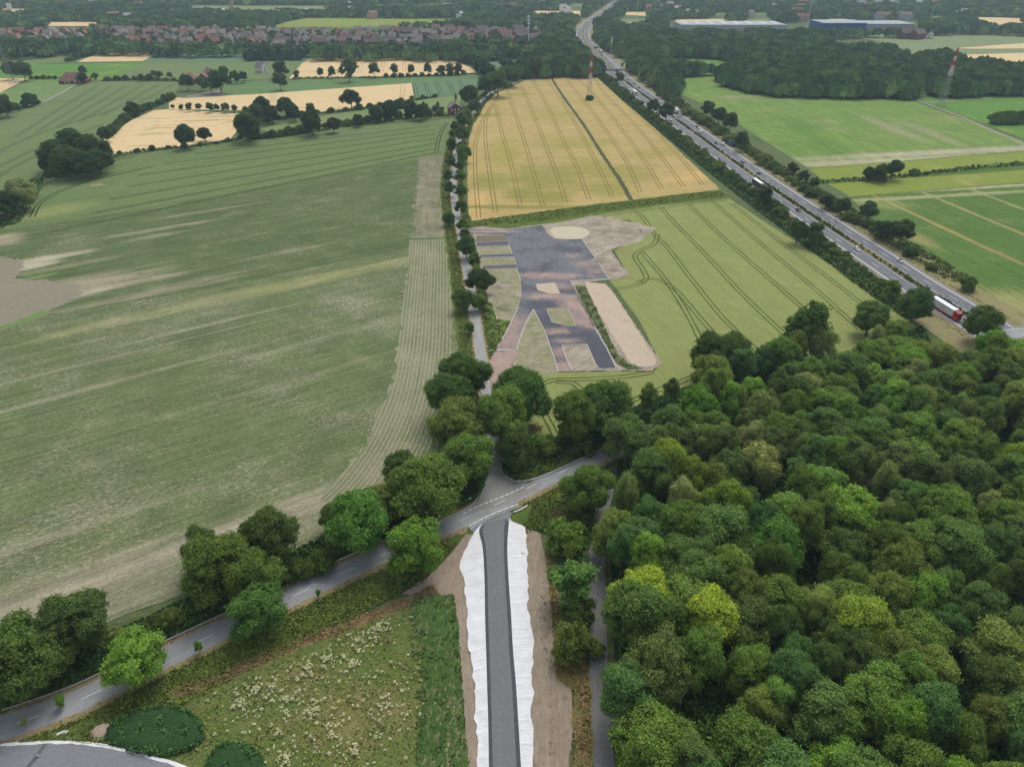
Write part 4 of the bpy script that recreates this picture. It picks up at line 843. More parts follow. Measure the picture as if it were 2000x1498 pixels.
# ---- named trees along the main road and the junction
for a in (
    ('oak', 24, 1290, 78, DK, 'dark broad oak at the picture edge, nearest the maize field corner', 1.15),
    ('oak', -52, 1300, 70, DK, 'dark oak cut by the picture edge beside the main road', 1.15),
    ('oak', 92, 1268, 56, DK, 'dark tree squeezed between two oaks at the lower corner of the maize field', 1.1),
    ('oak', 150, 1214, 60, (82, 104, 58), 'dark oak with its trunk bare, standing on the maize side of the road', 1.15),
    ('round', 258, 1290, 50, LT, 'bright green lime tree on the meadow verge by the road, lower of the round trees', 1.1),
    ('round', 505, 1193, 49, (92, 126, 66), 'dense ball-shaped tree on the meadow verge of the road', 1.05),
    ('oak', 432, 1110, 66, MD, 'largest oak of the clump between maize field and road', 1.2),
    ('oak', 402, 1075, 44, DK, 'dark oak at the back of the clump, leaning over the maize', 1.2),
    ('oak', 492, 1128, 52, MD, 'green oak hanging over the road beside the ball-shaped tree', 1.15),
    ('oak', 530, 1050, 54, DK, 'dark oak at the upper end of the clump over the maize', 1.2),
    ('oak', 700, 1020, 58, (84, 124, 58), 'fresh green oak alone on the maize side of the road', 1.15),
    ('oak', 652, 1012, 28, DK, 'small dark tree growing into the fresh green oak', 1.2),
    ('round', 812, 1070, 50, LT, 'bright lime tree at the roadside left of the white fleece', 1.15),
    ('oak', 752, 985, 40, OL, 'olive green tree beside the fresh green oak by the maize', 1.05),
    ('oak', 790, 925, 40, DK, 'dark tree at the maize corner nearest the junction', 1.2),
    ('oak', 830, 955, 60, MD, 'broad green oak over the road mouth, maize side', 1.1),
    ('oak', 904, 898, 50, MD, 'green oak overhanging the mouth of the small road', 1.15),
    ('oak', 905, 738, 44, DK, 'dark oak beside the small road, highest of the junction clump', 1.2),
    ('oak', 880, 775, 42, (78, 108, 54), 'oak at the maize edge in the junction clump', 1.2),
    ('oak', 893, 832, 50, OL, 'olive willow-like tree in the junction clump', 1.05),
    ('oak', 1015, 772, 50, (80, 110, 56), 'oak on the barley side facing the reddish site entrance', 1.2),
    ('oak', 984, 815, 50, MD, 'big oak between the small road and the barley', 1.25),
    ('oak', 1008, 870, 36, DK, 'dark low tree above the junction railing', 1.2),
    ('oak', 1125, 815, 46, MD, 'left half of the double oak at the barley field edge', 1.25),
    ('oak', 1182, 798, 48, (90, 120, 62), 'right half of the double oak at the barley field edge', 1.25),
    ('slim', 1265, 778, 18, MD, 'slender tree standing alone in front of the barley', 2.2),
    ('slim', 1313, 762, 16, DK, 'short slender tree right of the lone slender one by the barley', 1.9),
    ('oak', 1392, 692, 36, DK, 'dark oak with two stems standing out over the barley', 1.3),
    ('oak', 1428, 685, 30, DK, 'right-hand stem of the dark double oak over the barley', 1.4),
    ('slim', 1552, 650, 24, DK, 'shorter tall tree of the pair at the barley corner', 2.0),
    ('slim', 1587, 640, 30, DK, 'tallest tree of the pair at the barley corner', 2.1),
    ('oak', 1700, 622, 32, DK, 'dark flat-topped oak at the wood edge near the motorway', 1.05),
    ('oak', 1790, 596, 31, (76, 104, 56), 'round dark oak half hiding the red lorry', 1.1),
    ('slim', 1743, 563, 14, MD, 'small tree on the motorway bank short of the red lorry', 1.6),
    ('oak', 1918, 632, 30, DK, 'dark tree in front of the road bridge', 1.2),
    ('slim', 1115, 1138, 40, (80, 112, 58), 'green tree between the earth strip and the gravel track', 1.4),
    ('bush', 1120, 1258, 36, OL, 'olive bush beside the gravel track, middle of the earth strip', 1.1),
    ('bush', 1105, 1052, 34, MD, 'bush at the corner of the earth strip under the wood edge', 1.0),
    ('oak', 1148, 952, 44, MD, 'tree beside the main road at the top of the gravel track', 1.2),
    ('bush', 1128, 1190, 30, DK, 'dark bush under the green tree by the gravel track', 1.0),
    ('oak', 1225, 858, 42, BL, 'bluish green tree where the road enters the wood', 1.2),
): tree_px(a[0], a[1], a[2], a[3], a[4], a[5], a[6], cat='bush' if a[0] == 'bush' else 'tree')
# young planted trees on the verge
r = np.random.default_rng(3)
for x, y, h, lab in ((623, 1168, 3.2, 'small young tree in front of the road beyond the ball-shaped tree'), (391, 1276, 4.2, 'narrow sapling by the road between the lime and the ball-shaped tree'), (124, 1382, 4.2, 'leaning sapling by the road before the lime tree'), (52, 1420, 3.0, 'thin pale sapling by the road near the grey gravel lot')):
    X, Y = G(x, y); tree('slim', X, Y, h, h * .2, (96, 136, 60) if x != 52 else (130, 140, 104), lab, name='sapling', cat='young tree', group='young trees on the road verge')

# ---- trees along the small road
_O = 'first second third fourth fifth sixth seventh eighth ninth'.split()
ORD = _O + 'tenth eleventh twelfth thirteenth fourteenth fifteenth sixteenth seventeenth eighteenth nineteenth twentieth'.split() + ['twenty-' + w for w in _O] + [t + w for t in ('thirtieth|thirty-', 'fortieth|forty-', 'fiftieth|fifty-', 'sixtieth|sixty-', 'seventieth|seventy-') for t, w in [(t.split('|')[0], '')] + [(t.split('|')[1], w) for w in _O]]
row = [(917, 640, 9, 'slim'), (936, 590, 15, 'oak'), (904, 585, 20, 'oak'), (936, 548, 22, 'oak'), (926, 508, 12, 'slim'), (911, 482, 19, 'oak'), (903, 440, 10, 'slim'), (876, 427, 12, 'oak'), (900, 405, 11, 'slim'), (901, 375, 12, 'slim'), (878, 368, 10, 'slim'), (876, 345, 9, 'slim'), (899, 345, 11, 'slim'), (882, 318, 10, 'slim'), (904, 300, 15, 'round'), (883, 285, 11, 'slim'), (902, 262, 14, 'oak'), (889, 247, 9, 'oak'), (908, 233, 15, 'oak'), (926, 208, 12, 'oak'), (916, 186, 17, 'oak'), (884, 262, 7, 'slim'), (908, 460, 10, 'slim'), (898, 325, 9, 'slim'), (900, 288, 8, 'slim')]
row.sort(key=lambda q: -q[1])
for i, (x, y, rp, k) in enumerate(row):
    tree_px(k, x, y, rp, LT if k == 'round' else (DK, MD, (84, 108, 60))[i % 3], f'{"bright round" if k == "round" else "dark" if i % 3 == 0 else "green"} tree lining the small road, {ORD[i]} counted from the junction', 1.15 if k != 'slim' else 1.5, group='trees along the small road')

# ---- mid-distance trees among the fields
far = [
    ('copse', (106, 303, 28), (142, 284, 31), (178, 294, 31), (130, 315, 29), (190, 314, 23), (92, 318, 18), (160, 320, 25)),
    ('lone', (360, 266, 19, 'broad dark tree alone on the edge of the lodged barley'), (398, 262, 11, 'thin tree beside the broad dark one on the lodged barley edge'), (483, 246, 24, 'dark round tree at the right corner of the lodged barley'), (685, 192, 15, 'dark tree on a bush in front of the tan barley strip'), (545, 158, 14, 'lower of two dark trees beside the grey pylon'), (547, 136, 15, 'upper of two dark trees beside the grey pylon'),
     (35, 378, 26, 'pale grey willow at the left edge of the rye'), (4, 398, 24, 'dark bushy tree at the picture edge left of the rye'), (55, 372, 14, 'small tree right of the pale grey willow'), (19, 137, 14, 'left tree of the dark pair by the far pylon'), (43, 138, 15, 'right tree of the dark pair by the far pylon'), (8, 205, 18, 'round dark tree at the picture edge below the tan field'), (57, 194, 11, 'tree at the corner of pasture and green crop'), (205, 262, 12, 'dark tree in the hedge beside the lodged barley'), (258, 212, 12, 'tallest tree in the hedge left of the lodged barley')),
    ('barley row', (579, 146, 6), (626, 142, 7), (647, 141, 8), (680, 136, 15), (730, 136, 10), (769, 136, 8), (803, 136, 7), (836, 135, 8), (862, 137, 7), (879, 135, 8), (896, 134, 8)),
    ('strip row', (337, 209, 4), (354, 210, 5), (369, 209, 7), (388, 209, 6), (409, 210, 8), (423, 210, 6), (440, 210, 8), (457, 212, 6), (479, 215, 6)),
    ('farm', (365, 160, 13), (392, 163, 11), (410, 166, 13), (428, 158, 18), (436, 140, 9), (300, 145, 6), (311, 146, 6), (331, 147, 5), (275, 152, 6), (458, 150, 10), (475, 150, 9), (160, 138, 8), (160, 152, 9), (185, 150, 6)),
    ('hedge', (510, 207, 15), (557, 208, 16), (606, 212, 9), (608, 238, 20), (500, 222, 16), (530, 222, 14), (575, 222, 12), (760, 214, 15), (777, 208, 11), (802, 212, 14), (822, 218, 13), (836, 220, 8), (862, 216, 6), (850, 214, 7), (700, 235, 10), (735, 222, 13), (650, 244, 12)),
    ('lane end', (934, 127, 11), (958, 140, 13), (990, 132, 15), (972, 162, 20), (948, 168, 15), (1000, 150, 15), (912, 112, 9), (925, 115, 8), (1018, 128, 14), (985, 148, 16), (1030, 118, 14), (1045, 130, 16)),
    ('motorway', (1210, 152, 8), (1277, 208, 11), (1302, 218, 14), (1382, 212, 12), (1405, 226, 13), (1427, 238, 14), (1449, 274, 14), (1494, 384, 15), (1560, 452, 17), (1592, 455, 18), (1648, 402, 13), (1697, 412, 16), (1727, 448, 15), (1764, 452, 19), (1615, 392, 11), (1570, 345, 10), (1548, 330, 9), (1590, 358, 9), (1697, 338, 10), (1722, 336, 13), (1747, 330, 14)),
]
lo, hi = (82, 110, 70), (70, 96, 58)
for grp in far:
    nm, L = grp[0], grp[1:]
    for i, q in enumerate(sorted(L, key=lambda q: q[0]) if nm != 'lone' else L):
        x, y, rp = q[:3]; c = (DK, (80, 106, 64), (70, 96, 58))[(i * 7 + 1) % 3]; hw = 1.15; gname = None
        if nm == 'copse': lab = f'dense dark tree of the copse between rye and green crop, {ORD[i]} from the left'; gname = 'copse beside the rye'; hw = 1.0
        elif nm == 'lone': lab = q[3]; c = PA if 'willow' in lab else c
        elif nm == 'barley row': lab = f'tree in the spaced row before the far tan barley, {ORD[i]} from the left'; gname = 'row before the far tan barley'; hw = 1.35
        elif nm == 'strip row': lab = f'small clipped tree at the foot of the tan strip, {ORD[i]} from the left'; gname = 'small row at the tan strip'; hw = 1.15
        elif nm == 'farm': lab = f'tree around the far farmhouses, {ORD[i]} from the left'; gname = 'trees around the far farms'
        elif nm == 'hedge': lab = f'tree in the hedge between tan strip and brick house, {ORD[i]} from the left'; gname = 'hedge trees towards the brick house'
        elif nm == 'lane end': lab = f'tree at the far end of the small road, {ORD[i]} from the left'; gname = 'trees at the far end of the small road'
        else: lab = f'tree standing along the motorway, {ORD[i]} from the left'; gname = 'trees along the motorway'; hw = 1.35
        big = y > 180 and rp > 9
        tree_px('ash' if (nm == 'motorway' and big) else 'oak' if big else 'small', x, y, rp, c, lab, hw, group=gname)
tree_px('conifer', 855, 206, 3.2, DK, 'narrow dark cypress beside the brick house', 2.6, cat='cypress')
tree_px('conifer', 827, 206, 3.5, DK, 'pointed conifer left of the narrow cypress', 2.6, cat='conifer')
tree_px('conifer', 833, 211, 4.5, DK, 'second pointed conifer nearer the red shed', 2.2, cat='conifer')
tree_px('conifer', 890, 190, 2.5, DK, 'conifer tip behind the roof of the brick house', 2.6, cat='conifer')

# ---- the wood on the right
wood_px = [(1205, 905), (1262, 852), (1345, 775), (1400, 718), (1480, 688), (1560, 662), (1650, 662), (1728, 640), (1800, 628), (1890, 664), (1960, 668), (2080, 740), (2300, 1000), (2300, 1600), (1235, 1600), (1228, 1420), (1225, 1200), (1205, 1080), (1160, 1050), (1170, 980)]
WZ = 11.0
WP = np.array([G(x, y, WZ) for x, y in wood_px]); lo_, hi_ = WP.min(0), WP.max(0)
r = np.random.default_rng(17)
gaps = [(1850, 655, 62, 30), (1592, 1170, 52, 60), (1372, 1400, 60, 75), (1505, 965, 20, 40), (1440, 840, 14, 22), (1455, 1110, 18, 24), (1835, 1045, 18, 24), (1850, 1390, 30, 22), (1960, 905, 22, 26), (1385, 960, 14, 26), (1900, 1260, 30, 22), (1620, 1450, 22, 22)]
pts = []
tracks = np.array([p for p in trk]); mainp = np.array([p[:2] for p in main]); mwp = np.array([p[:2] for p in mw])
notable = [(1258, 1165, 'oak', YL, 6.6, 17), (1385, 1215, 'ash', (140, 160, 60), 6.2, 19), (1302, 905, 'oak', (128, 150, 60), 5.0, 19), (1275, 925, 'oak', BL, 6.5, 17), (1345, 930, 'oak', (122, 140, 62), 4.5, 17), (1365, 800, 'oak', (102, 142, 56), 5.5, 18), (1310, 832, 'oak', BL, 6, 16),
           (1418, 985, 'oak', (120, 148, 62), 5, 19), (1400, 1040, 'oak', BL, 7, 17), (1478, 905, 'birch', (150, 156, 104), 5.5, 18), (1470, 860, 'birch', PA, 4.5, 18), (1680, 1225, 'oak', (126, 150, 62), 6, 18), (1800, 790, 'birch', (128, 144, 80), 5, 20), (1788, 730, 'birch', PA, 4, 17), (1938, 672, 'oak', (98, 138, 56), 5.2, 14), (1740, 810, 'oak', (96, 134, 58), 5, 16), (1485, 800, 'birch', (120, 136, 84), 5, 18), (1290, 1300, 'oak', (100, 116, 66), 6.5, 19), (1225, 1360, 'ash', (88, 122, 70), 5.5, 17),
           (1760, 1110, 'oak', (110, 128, 64), 6, 17), (1985, 910, 'oak', (128, 152, 62), 5, 17), (1600, 1190, 'birch', (140, 156, 92), 4, 18), (1200, 1040, 'oak', (108, 128, 64), 5.5, 15), (1250, 1060, 'oak', (92, 122, 72), 5.5, 16), (1520, 1060, 'oak', (90, 132, 60), 7, 18), (1425, 1120, 'oak', (112, 136, 62), 5.5, 17)]
for x, y, k, c, Rw, H in notable:
    X, Y = G(x, y, H * .6); pts.append((X, Y, k, c, Rw, H))
palette = [DK, DK, MD, MD, MD, BL, BL, (84, 116, 66), (96, 122, 66), OL, (104, 132, 64), LT, (92, 112, 64)]
def px_of(X, Y, z):
    dz = CAM_H - z; depth = Y * CS + dz * SN; return 1000 + F_PX * X / depth, 749 + F_PX * (dz * CS - Y * SN) / depth
tries = 0
while tries < 30000 and len(pts) < 255:
    tries += 1
    X, Y = lo_ + r.random(2) * (hi_ - lo_)
    if not inside(np.array([[X, Y]]), WP)[0]: continue
    x, y = px_of(X, Y, WZ)
    if x > 2075 or y > 1575: continue
    if any(((x - a) / b) ** 2 + ((y - c_) / d) ** 2 < 1.7 for a, c_, b, d in gaps): continue
    k = r.choice(['oak', 'oak', 'oak', 'ash', 'ash', 'birch', 'slim'] if y < 1000 else ['oak', 'oak', 'oak', 'oak', 'oak', 'ash', 'ash'])
    Rw = {'oak': 4.6, 'ash': 4.1, 'birch': 3.6, 'slim': 2.8}[k] * (.85 + .75 * r.random() ** 1.4); H = {'oak': 15.5, 'ash': 18, 'birch': 17, 'slim': 14}[k] * (.85 + .3 * r.random())
    if y < 760: H *= .95
    ok = all((X - p[0]) ** 2 + (Y - p[1]) ** 2 > ((Rw + p[4]) * .57) ** 2 for p in pts)
    if not ok: continue
    if np.hypot(*(tracks - [X, Y]).T).min() < Rw + 1.2: continue
    if np.hypot(*(mainp - [X, Y]).T).min() < 4.5 or np.hypot(*(mwp - [X, Y]).T).min() < 17 + Rw * .5: continue
    c = PA if (k == 'birch' and r.random() < .2) else (116, 136, 82) if k == 'birch' else palette[r.integers(len(palette))]
    pts.append((X, Y, k, c, Rw, H))
def hue(c):
    if c in (YL, (140, 160, 60), (128, 150, 60), (120, 148, 62), (126, 150, 62), (128, 152, 62)): return 'yellow-green'
    if c == PA or c[0] > 125: return 'pale feathery'
    return {DK: 'dark green', BL: 'bluish green', LT: 'bright green', OL: 'olive green', (116, 136, 82): 'pale green'}.get(c, 'mid-green' if c[1] < 128 else 'fresh green')
P_ = sorted([(px_of(p[0], p[1], WZ), p) for p in pts], key=lambda q: -q[0][1])
rows_ = [P_[i:i + 15] for i in range(0, len(P_), 15)]
for ri, rw in enumerate(rows_):
    for ci, (_, p) in enumerate(sorted(rw, key=lambda q: q[0][0])):
        w = {'oak': 'broad', 'ash': 'tall', 'birch': 'loose', 'slim': 'narrow'}[p[2]]
        tree(p[2], p[0], p[1], p[5], p[4], p[3], f'{hue(p[3])} {w} tree in the wood, {ORD[ri]} row from the bottom, {ORD[ci]} from the left', group='trees of the wood')
# dead trees showing pale branches among the crowns
def dead_tree(x, y, H, seed, label):
    r = np.random.default_rng(seed); X, Y = G(x, y, H * .8); e = empty('dead_tree', X, Y); tag(e, label, 'dead tree')
    mb = MB(); mb.bar((0, 0, -.3), (.2, .1, H * .6), .24, .13, 7); mb.build('trunk', M_dead, e)
    for k in range(5):
        mb = MB(); a = r.random() * 6.28; p = Vector((.15, .1, H * (.4 + .04 * k))); d = Vector((math.cos(a) * .8, math.sin(a) * .8, 1.2)).normalized(); rr = .11
        for s in range(4):
            q = p + d * H * .11; mb.bar(p, q, rr, rr * .65, 5)
            for b in range(2):
                dd = (d + Vector((r.normal(), r.normal(), r.normal() * .5)) * .8).normalized(); mb.bar(q, q + dd * H * .08, rr * .45, rr * .12, 4)
            p = q; rr *= .65; d = (d + Vector((r.normal() * .3, r.normal() * .3, .15))).normalized()
        mb.build('branch', M_dead, e)
dead_tree(1700, 925, 16, 1, 'bare grey dead tree poking out of the middle of the wood')
dead_tree(1925, 750, 15, 2, 'bare dead tree at the motorway end of the wood')
dead_tree(1992, 830, 14, 3, 'pale leaning dead tree at the right picture edge')
dead_tree(1900, 1265, 15, 4, 'bare brown dead tree in the gap near the right edge of the wood')
dead_tree(1640, 1215, 14, 5, 'dead branches beside the pale birch in the wood')

# ---- bushes
r = np.random.default_rng(23)
def bush_row(c, off, i0, i1, step, hrange, label, group, jit=1.0, cols=(DK, MD, (86, 112, 60), OL)):
    k = 0; C = np.array([p[:2] for p in c]); nn, _ = normals_of(c); i = i0
    lst = []
    while i < i1:
        h = hrange[0] + (hrange[1] - hrange[0]) * r.random(); p = C[i] + nn[i] * (off + r.normal() * jit); lst.append((p, h)); i += max(1, int(step * (.7 + .6 * r.random())))
    for k, (p, h) in enumerate(lst): tree('bush', p[0], p[1], h, h * (.75 + .3 * r.random()), cols[r.integers(len(cols))], label.format(ORD[k]), cat='bush', group=group)
L_ = np.concatenate([[0], np.cumsum([np.hypot(*(b[:2] - a[:2])) for a, b in zip(mw[:-1], mw[1:])])])
def mi(x, y):
    q = np.array(G(x, y)); return int(np.argmin(np.hypot(*(mwp - q).T)))
bush_row(mw, -18.2, mi(1800, 560), mi(1590, 425), 1, (2.0, 4.0), 'bush on the motorway bank beside the green barley, {} from the wood', 'bushes between barley and motorway', .8)
bush_row(mw, -18.5, mi(1585, 422), mi(1400, 292), 1, (3.0, 5.5), 'tall bush in the dense motorway hedge by the wheat corner, {} from the lorry end', 'dense hedge between wheat and motorway', .8)
bush_row(mw, -18.5, mi(1400, 292), mi(1195, 135), 2, (2.6, 5.2), 'tall bush in the motorway hedge along the wheat, {} from the near end', 'hedge along the wheat', .8)
bush_row(mw, 19.5, mi(1700, 470), mi(1470, 322), 2, (2.5, 5.5), 'bush on the meadow side of the motorway, {} from the bridge end', 'bushes on the meadow side of the motorway', 1.2)
bush_row(mw, 20, mi(1470, 322), mi(1265, 175), 2, (3, 7), 'bush before the mown meadow beside the motorway, {} from the near end', 'bushes before the mown meadow', 1.5)
for x, y, rp, lab in ((1893, 556, 17, 'lone dark bush on the motorway bank near the bridge'), (1820, 522, 9, 'small dark bush between motorway and striped field'), (1779, 493, 12, 'dark bush right of the thin motorway trees'), (1786, 337, 8, 'small bush beside the clump in the yellow meadow'), (1722, 348, 9, 'low bush under the clump in the yellow meadow'), (1700, 346, 9, 'low bush left of the clump in the yellow meadow'), (1950, 232, 14, 'left bush of the dark clump in the bright meadow'), (1972, 231, 15, 'middle bush of the dark clump in the bright meadow'), (1995, 230, 14, 'right bush of the dark clump in the bright meadow'),
                      (580, 1112, 26, 'bush on the road bank between the oak clump and the fresh green oak'), (625, 1100, 24, 'dark bush on the road bank left of the fresh green oak'), (335, 1205, 22, 'bush at the road bank left of the oak clump'), (300, 1225, 22, 'bush in the gap behind the lime tree'), (230, 1250, 20, 'low bush right of the bare-trunked oak'), (770, 1050, 18, 'bush behind the guard rail near the second lime'), (775, 1120, 20, 'low bush at the foot of the second lime tree'), (1060, 870, 26, 'bush on the grass above the junction railing'), (1010, 900, 22, 'bush nearest the junction railing'), (1140, 868, 26, 'bush at the foot of the double oak'), (1155, 1265, 20, 'bush pressed against the gravel track')):
    tree_px('bush', x, y, rp, (DK, MD, OL)[r.integers(3)], lab, .75, cat='bush')
def hedge_px(px, n, rp, label, group, hw=.7):
    c = catmull([G(*p) for p in px], 4.0); q, _ = resample(c, n)
    for k, p in enumerate(q):
        x, y = px_of(p[0], p[1], 0); Rw = rp / scale_at(x, y) * (.75 + .5 * r.random()); tree('bush', p[0], p[1], 2 * Rw * hw * (.8 + .4 * r.random()), Rw, (DK, MD, (78, 106, 64))[r.integers(3)], label.format(ORD[k]), cat='bush', group=group)
hedge_px(((212, 268), (240, 240), (275, 220), (335, 195)), 14, 9, 'hedge bush between green crop and lodged barley, {} from the left', 'hedge beside the lodged barley')
hedge_px(((235, 302), (330, 291), (420, 282), (470, 272)), 9, 5, 'low hedge bush between rye and lodged barley, {} from the left', 'low hedge at the rye edge')
hedge_px(((490, 272), (540, 268), (600, 258)), 9, 10, 'hedge bush at the rye edge below the pale crop, {} from the left', 'hedge between rye and pale crop')
hedge_px(((612, 250), (680, 246), (740, 236), (800, 230), (860, 226)), 13, 8, 'hedge bush between the pale crop and the rye, {} from the left', 'hedge towards the brick house')
hedge_px(((520, 238), (600, 222), (680, 218), (740, 207), (800, 196), (850, 190)), 15, 6, 'hedge bush below the tan strip, {} from the left', 'hedge below the tan strip')
hedge_px(((755, 152), (800, 151), (850, 149), (905, 146)), 12, 5, 'hedge bush under the spaced tree row, {} from the left', 'hedge under the spaced tree row')
hedge_px(((212, 158), (260, 157), (310, 158), (355, 159)), 10, 6, 'hedge bush beside the far farm, {} from the left', 'hedge beside the far farm')
hedge_px(((135, 120), (155, 114), (178, 106)), 7, 6, 'hedge bush beside the far tan field, {} from the left', 'hedge beside the far tan field')
hedge_px(((62, 155), (90, 155), (120, 155)), 6, 4, 'clipped hedge bush left of the barn house, {} from the left', 'clipped hedge at the barn house')
hedge_px(((-5, 225), (30, 215), (70, 205)), 5, 9, 'hedge bush below the pasture, {} from the left', 'hedge below the pasture')
hedge_px(((100, 345), (150, 338), (215, 322)), 6, 9, 'bush at the foot of the copse, {} from the left', 'bushes under the copse')
tree_px('bush', 1152, 192, 7, DK, 'bush round the foot of the red and white mast', .6, cat='bush')
bush_row(small, 4.2, 25, len(small) - 150, 5, (1.5, 3.5), 'low shrub on the wheat side of the small road, {} from its far end', 'shrubs along the small road', .5)
bush_row(small, -4.2, 25, len(small) - 190, 8, (1.5, 3.2), 'low shrub on the rye side of the small road, {} from its far end', 'shrubs along the small road', .4)
# brush piles
def brush(x, y, Rr, n, m, label):
    X, Y = G(x, y); e = MB(); rr = np.random.default_rng(int(x))
    for _ in range(n):
        a = rr.random() * 6.28; d = Rr * rr.random() ** .6; p = Vector((X + math.cos(a) * d, Y + math.sin(a) * d, .1 + (1 - d / Rr) * 1.3 * rr.random())); v = Vector((rr.normal(), rr.normal(), rr.normal() * .35 + .15)).normalized() * (1.0 + 1.6 * rr.random()); e.bar(p, p + v, .05, .015, 4)
    tag(e.build('brush_pile', m), label, 'brush pile')
M_brush = plain('brush_wood', (126, 106, 88), .95, .05, .3, 2)
brush(1092, 1012, 4.0, 420, M_brush, 'heap of brown cut branches beside the main road')
brush(1040, 838, 3.2, 260, M_brush, 'thicket of bare brown twigs at the barley corner')

# ---- woods far off (stuff): many crowns in one mesh
def mass(name, polys, spacing, Rw, H, cols, seed, nq=46, holes=(), z=0.0, thin=0.0, maxn=20000):
    r = np.random.default_rng(seed); base = []
    for _ in range(6):
        n = nq; d = unit(r.normal(size=(n, 3)) + [0, 0, .35]); d[:, 2] = np.abs(d[:, 2]) * .95 - .25
        p = d * [1, 1, .42] * (.85 + .25 * r.random((n, 1))) + [0, 0, .56]; nr = unit(d * .8 + r.normal(size=(n, 3)) * .45)
        a = unit(np.cross(nr, r.normal(size=(n, 3)))); b = np.cross(nr, a); s = .26 * (.7 + .6 * r.random((n, 1)))
        base.append(np.stack([p - a * s - b * s, p + a * s - b * s, p + a * s + b * s, p - a * s + b * s], 1))
    base = np.array(base); P = []
    for pl in polys:
        q = np.array([G(x, y, H * .6) for x, y in pl]); l, h = q.min(0), q.max(0)
        gx, gy = np.meshgrid(np.arange(l[0], h[0], spacing), np.arange(l[1], h[1], spacing)); pp = np.stack([gx.ravel(), gy.ravel()], 1); pp = pp + (r.random(pp.shape) - .5) * spacing * .9
        P.append(pp[inside(pp, q)])
    P = np.concatenate(P)
    if holes:
        px = np.array([px_of(a, b, 0) for a, b in P])
        for hl_ in holes: P, px = (lambda k: (P[k], px[k]))(~(inside(px, hl_) | inside(px - [0, 4], hl_) | inside(px - [0, 8], hl_)))
    P = P[np.hypot(P[:, None, 0] - mwp[None, :, 0], P[:, None, 1] - mwp[None, :, 1]).min(1) > 21]
    if thin: P = P[r.random(len(P)) > thin]
    n = len(P); P = P[:maxn]; n = len(P); sx = Rw * (.7 + .6 * r.random(n)); sz = H * (.7 + .45 * r.random(n)); an = r.random(n) * 6.28; k = r.integers(6, size=n)
    V = base[k]; c, s = np.cos(an)[:, None, None], np.sin(an)[:, None, None]
    x = (V[..., 0] * c - V[..., 1] * s) * sx[:, None, None] + P[:, 0, None, None]; y = (V[..., 0] * s + V[..., 1] * c) * sx[:, None, None] + P[:, 1, None, None]; zz_ = V[..., 2] * sz[:, None, None] * .92 + z
    V = np.stack([x, y, zz_], -1).reshape(-1, 4, 3)
    pal = np.array([lin(q) for q in cols]); col = pal[r.integers(len(pal), size=n)] * (.6 + .75 * r.random((n, 1))); col = np.repeat(col, base.shape[1], 0) * (.8 + .4 * r.random((n * base.shape[1], 1)))
    me = quad_mesh(name, V, M_tuft, col); return tag(link(bpy.data.objects.new(name, me)), kind='stuff'), P
FARC = [(84, 112, 64), (94, 124, 70), (106, 134, 76), (88, 116, 76), (120, 140, 82)]
mass('woodland', [[(1232, 62), (1330, 72), (1420, 77), (1560, 86), (1640, 90), (1745, 96), (1775, 112), (1790, 122), (1800, 150), (1800, 178), (1640, 176), (1500, 172), (1408, 152), (1412, 136), (1470, 116), (1400, 103), (1300, 101), (1212, 100), (1178, 84), (1160, 66), (1190, 58)],
                  [(1228, 106), (1262, 112), (1300, 118), (1345, 128), (1400, 132), (1345, 136), (1320, 136), (1325, 168), (1318, 178), (1275, 160), (1250, 145), (1235, 128)],
                  [(1785, 112), (1850, 100), (1885, 122), (1930, 122), (1980, 130), (2100, 130), (2100, 172), (1990, 172), (1830, 176), (1800, 150)]], 8.6, 6.6, 15, FARC, 5, 130)
mass('woodland', [[(1034, 88), (1075, 74), (1132, 76), (1146, 96), (1168, 112), (1186, 134), (1140, 138), (1055, 138), (1010, 140), (985, 150), (955, 160), (962, 148), (1000, 132), (1038, 112)]], 8.6, 6.6, 15, FARC, 6, 130)
FIELD_HOLES = [[(90, 44), (200, 44), (196, 52), (90, 52)], [(370, 11), (640, 12), (640, 22), (500, 24), (370, 20)], [(600, 36), (920, 38), (880, 48), (700, 54), (520, 54), (560, 44)], [(720, 4), (900, 4), (870, 14), (730, 14)], [(0, 18), (60, 18), (60, 26), (0, 26)],
               [(1200, 38), (1268, 38), (1262, 50), (1205, 50)], [(1320, 38), (1420, 38), (1420, 50), (1320, 50)], [(1110, 5), (1145, 5), (1145, 14), (1108, 14)], [(1040, 22), (1140, 22), (1140, 32), (1040, 32)], [(1460, 38), (1510, 36), (1510, 46), (1450, 46)], [(1215, 24), (1270, 24), (1262, 32), (1215, 30)], [(1390, 26), (1500, 25), (1500, 30), (1390, 30)], [(1620, 38), (1655, 38), (1650, 48), (1620, 48)], [(1810, 32), (1850, 32), (1850, 40), (1810, 40)],
               [(1890, 34), (2000, 36), (2000, 54), (1920, 52)], [(1225, 90), (1440, 95), (1440, 142), (1300, 142)], [(1560, 40), (1800, 40), (1800, 64), (1560, 64)], [(1300, 44), (1560, 46), (1560, 64), (1300, 64)]]
TOWN = [[(-200, 58), (180, 60), (190, 84), (100, 86), (0, 82), (-200, 86)], [(180, 62), (440, 58), (600, 60), (780, 60), (950, 60), (1060, 62), (1060, 86), (900, 90), (800, 100), (560, 100), (480, 102), (330, 98), (250, 92)]]
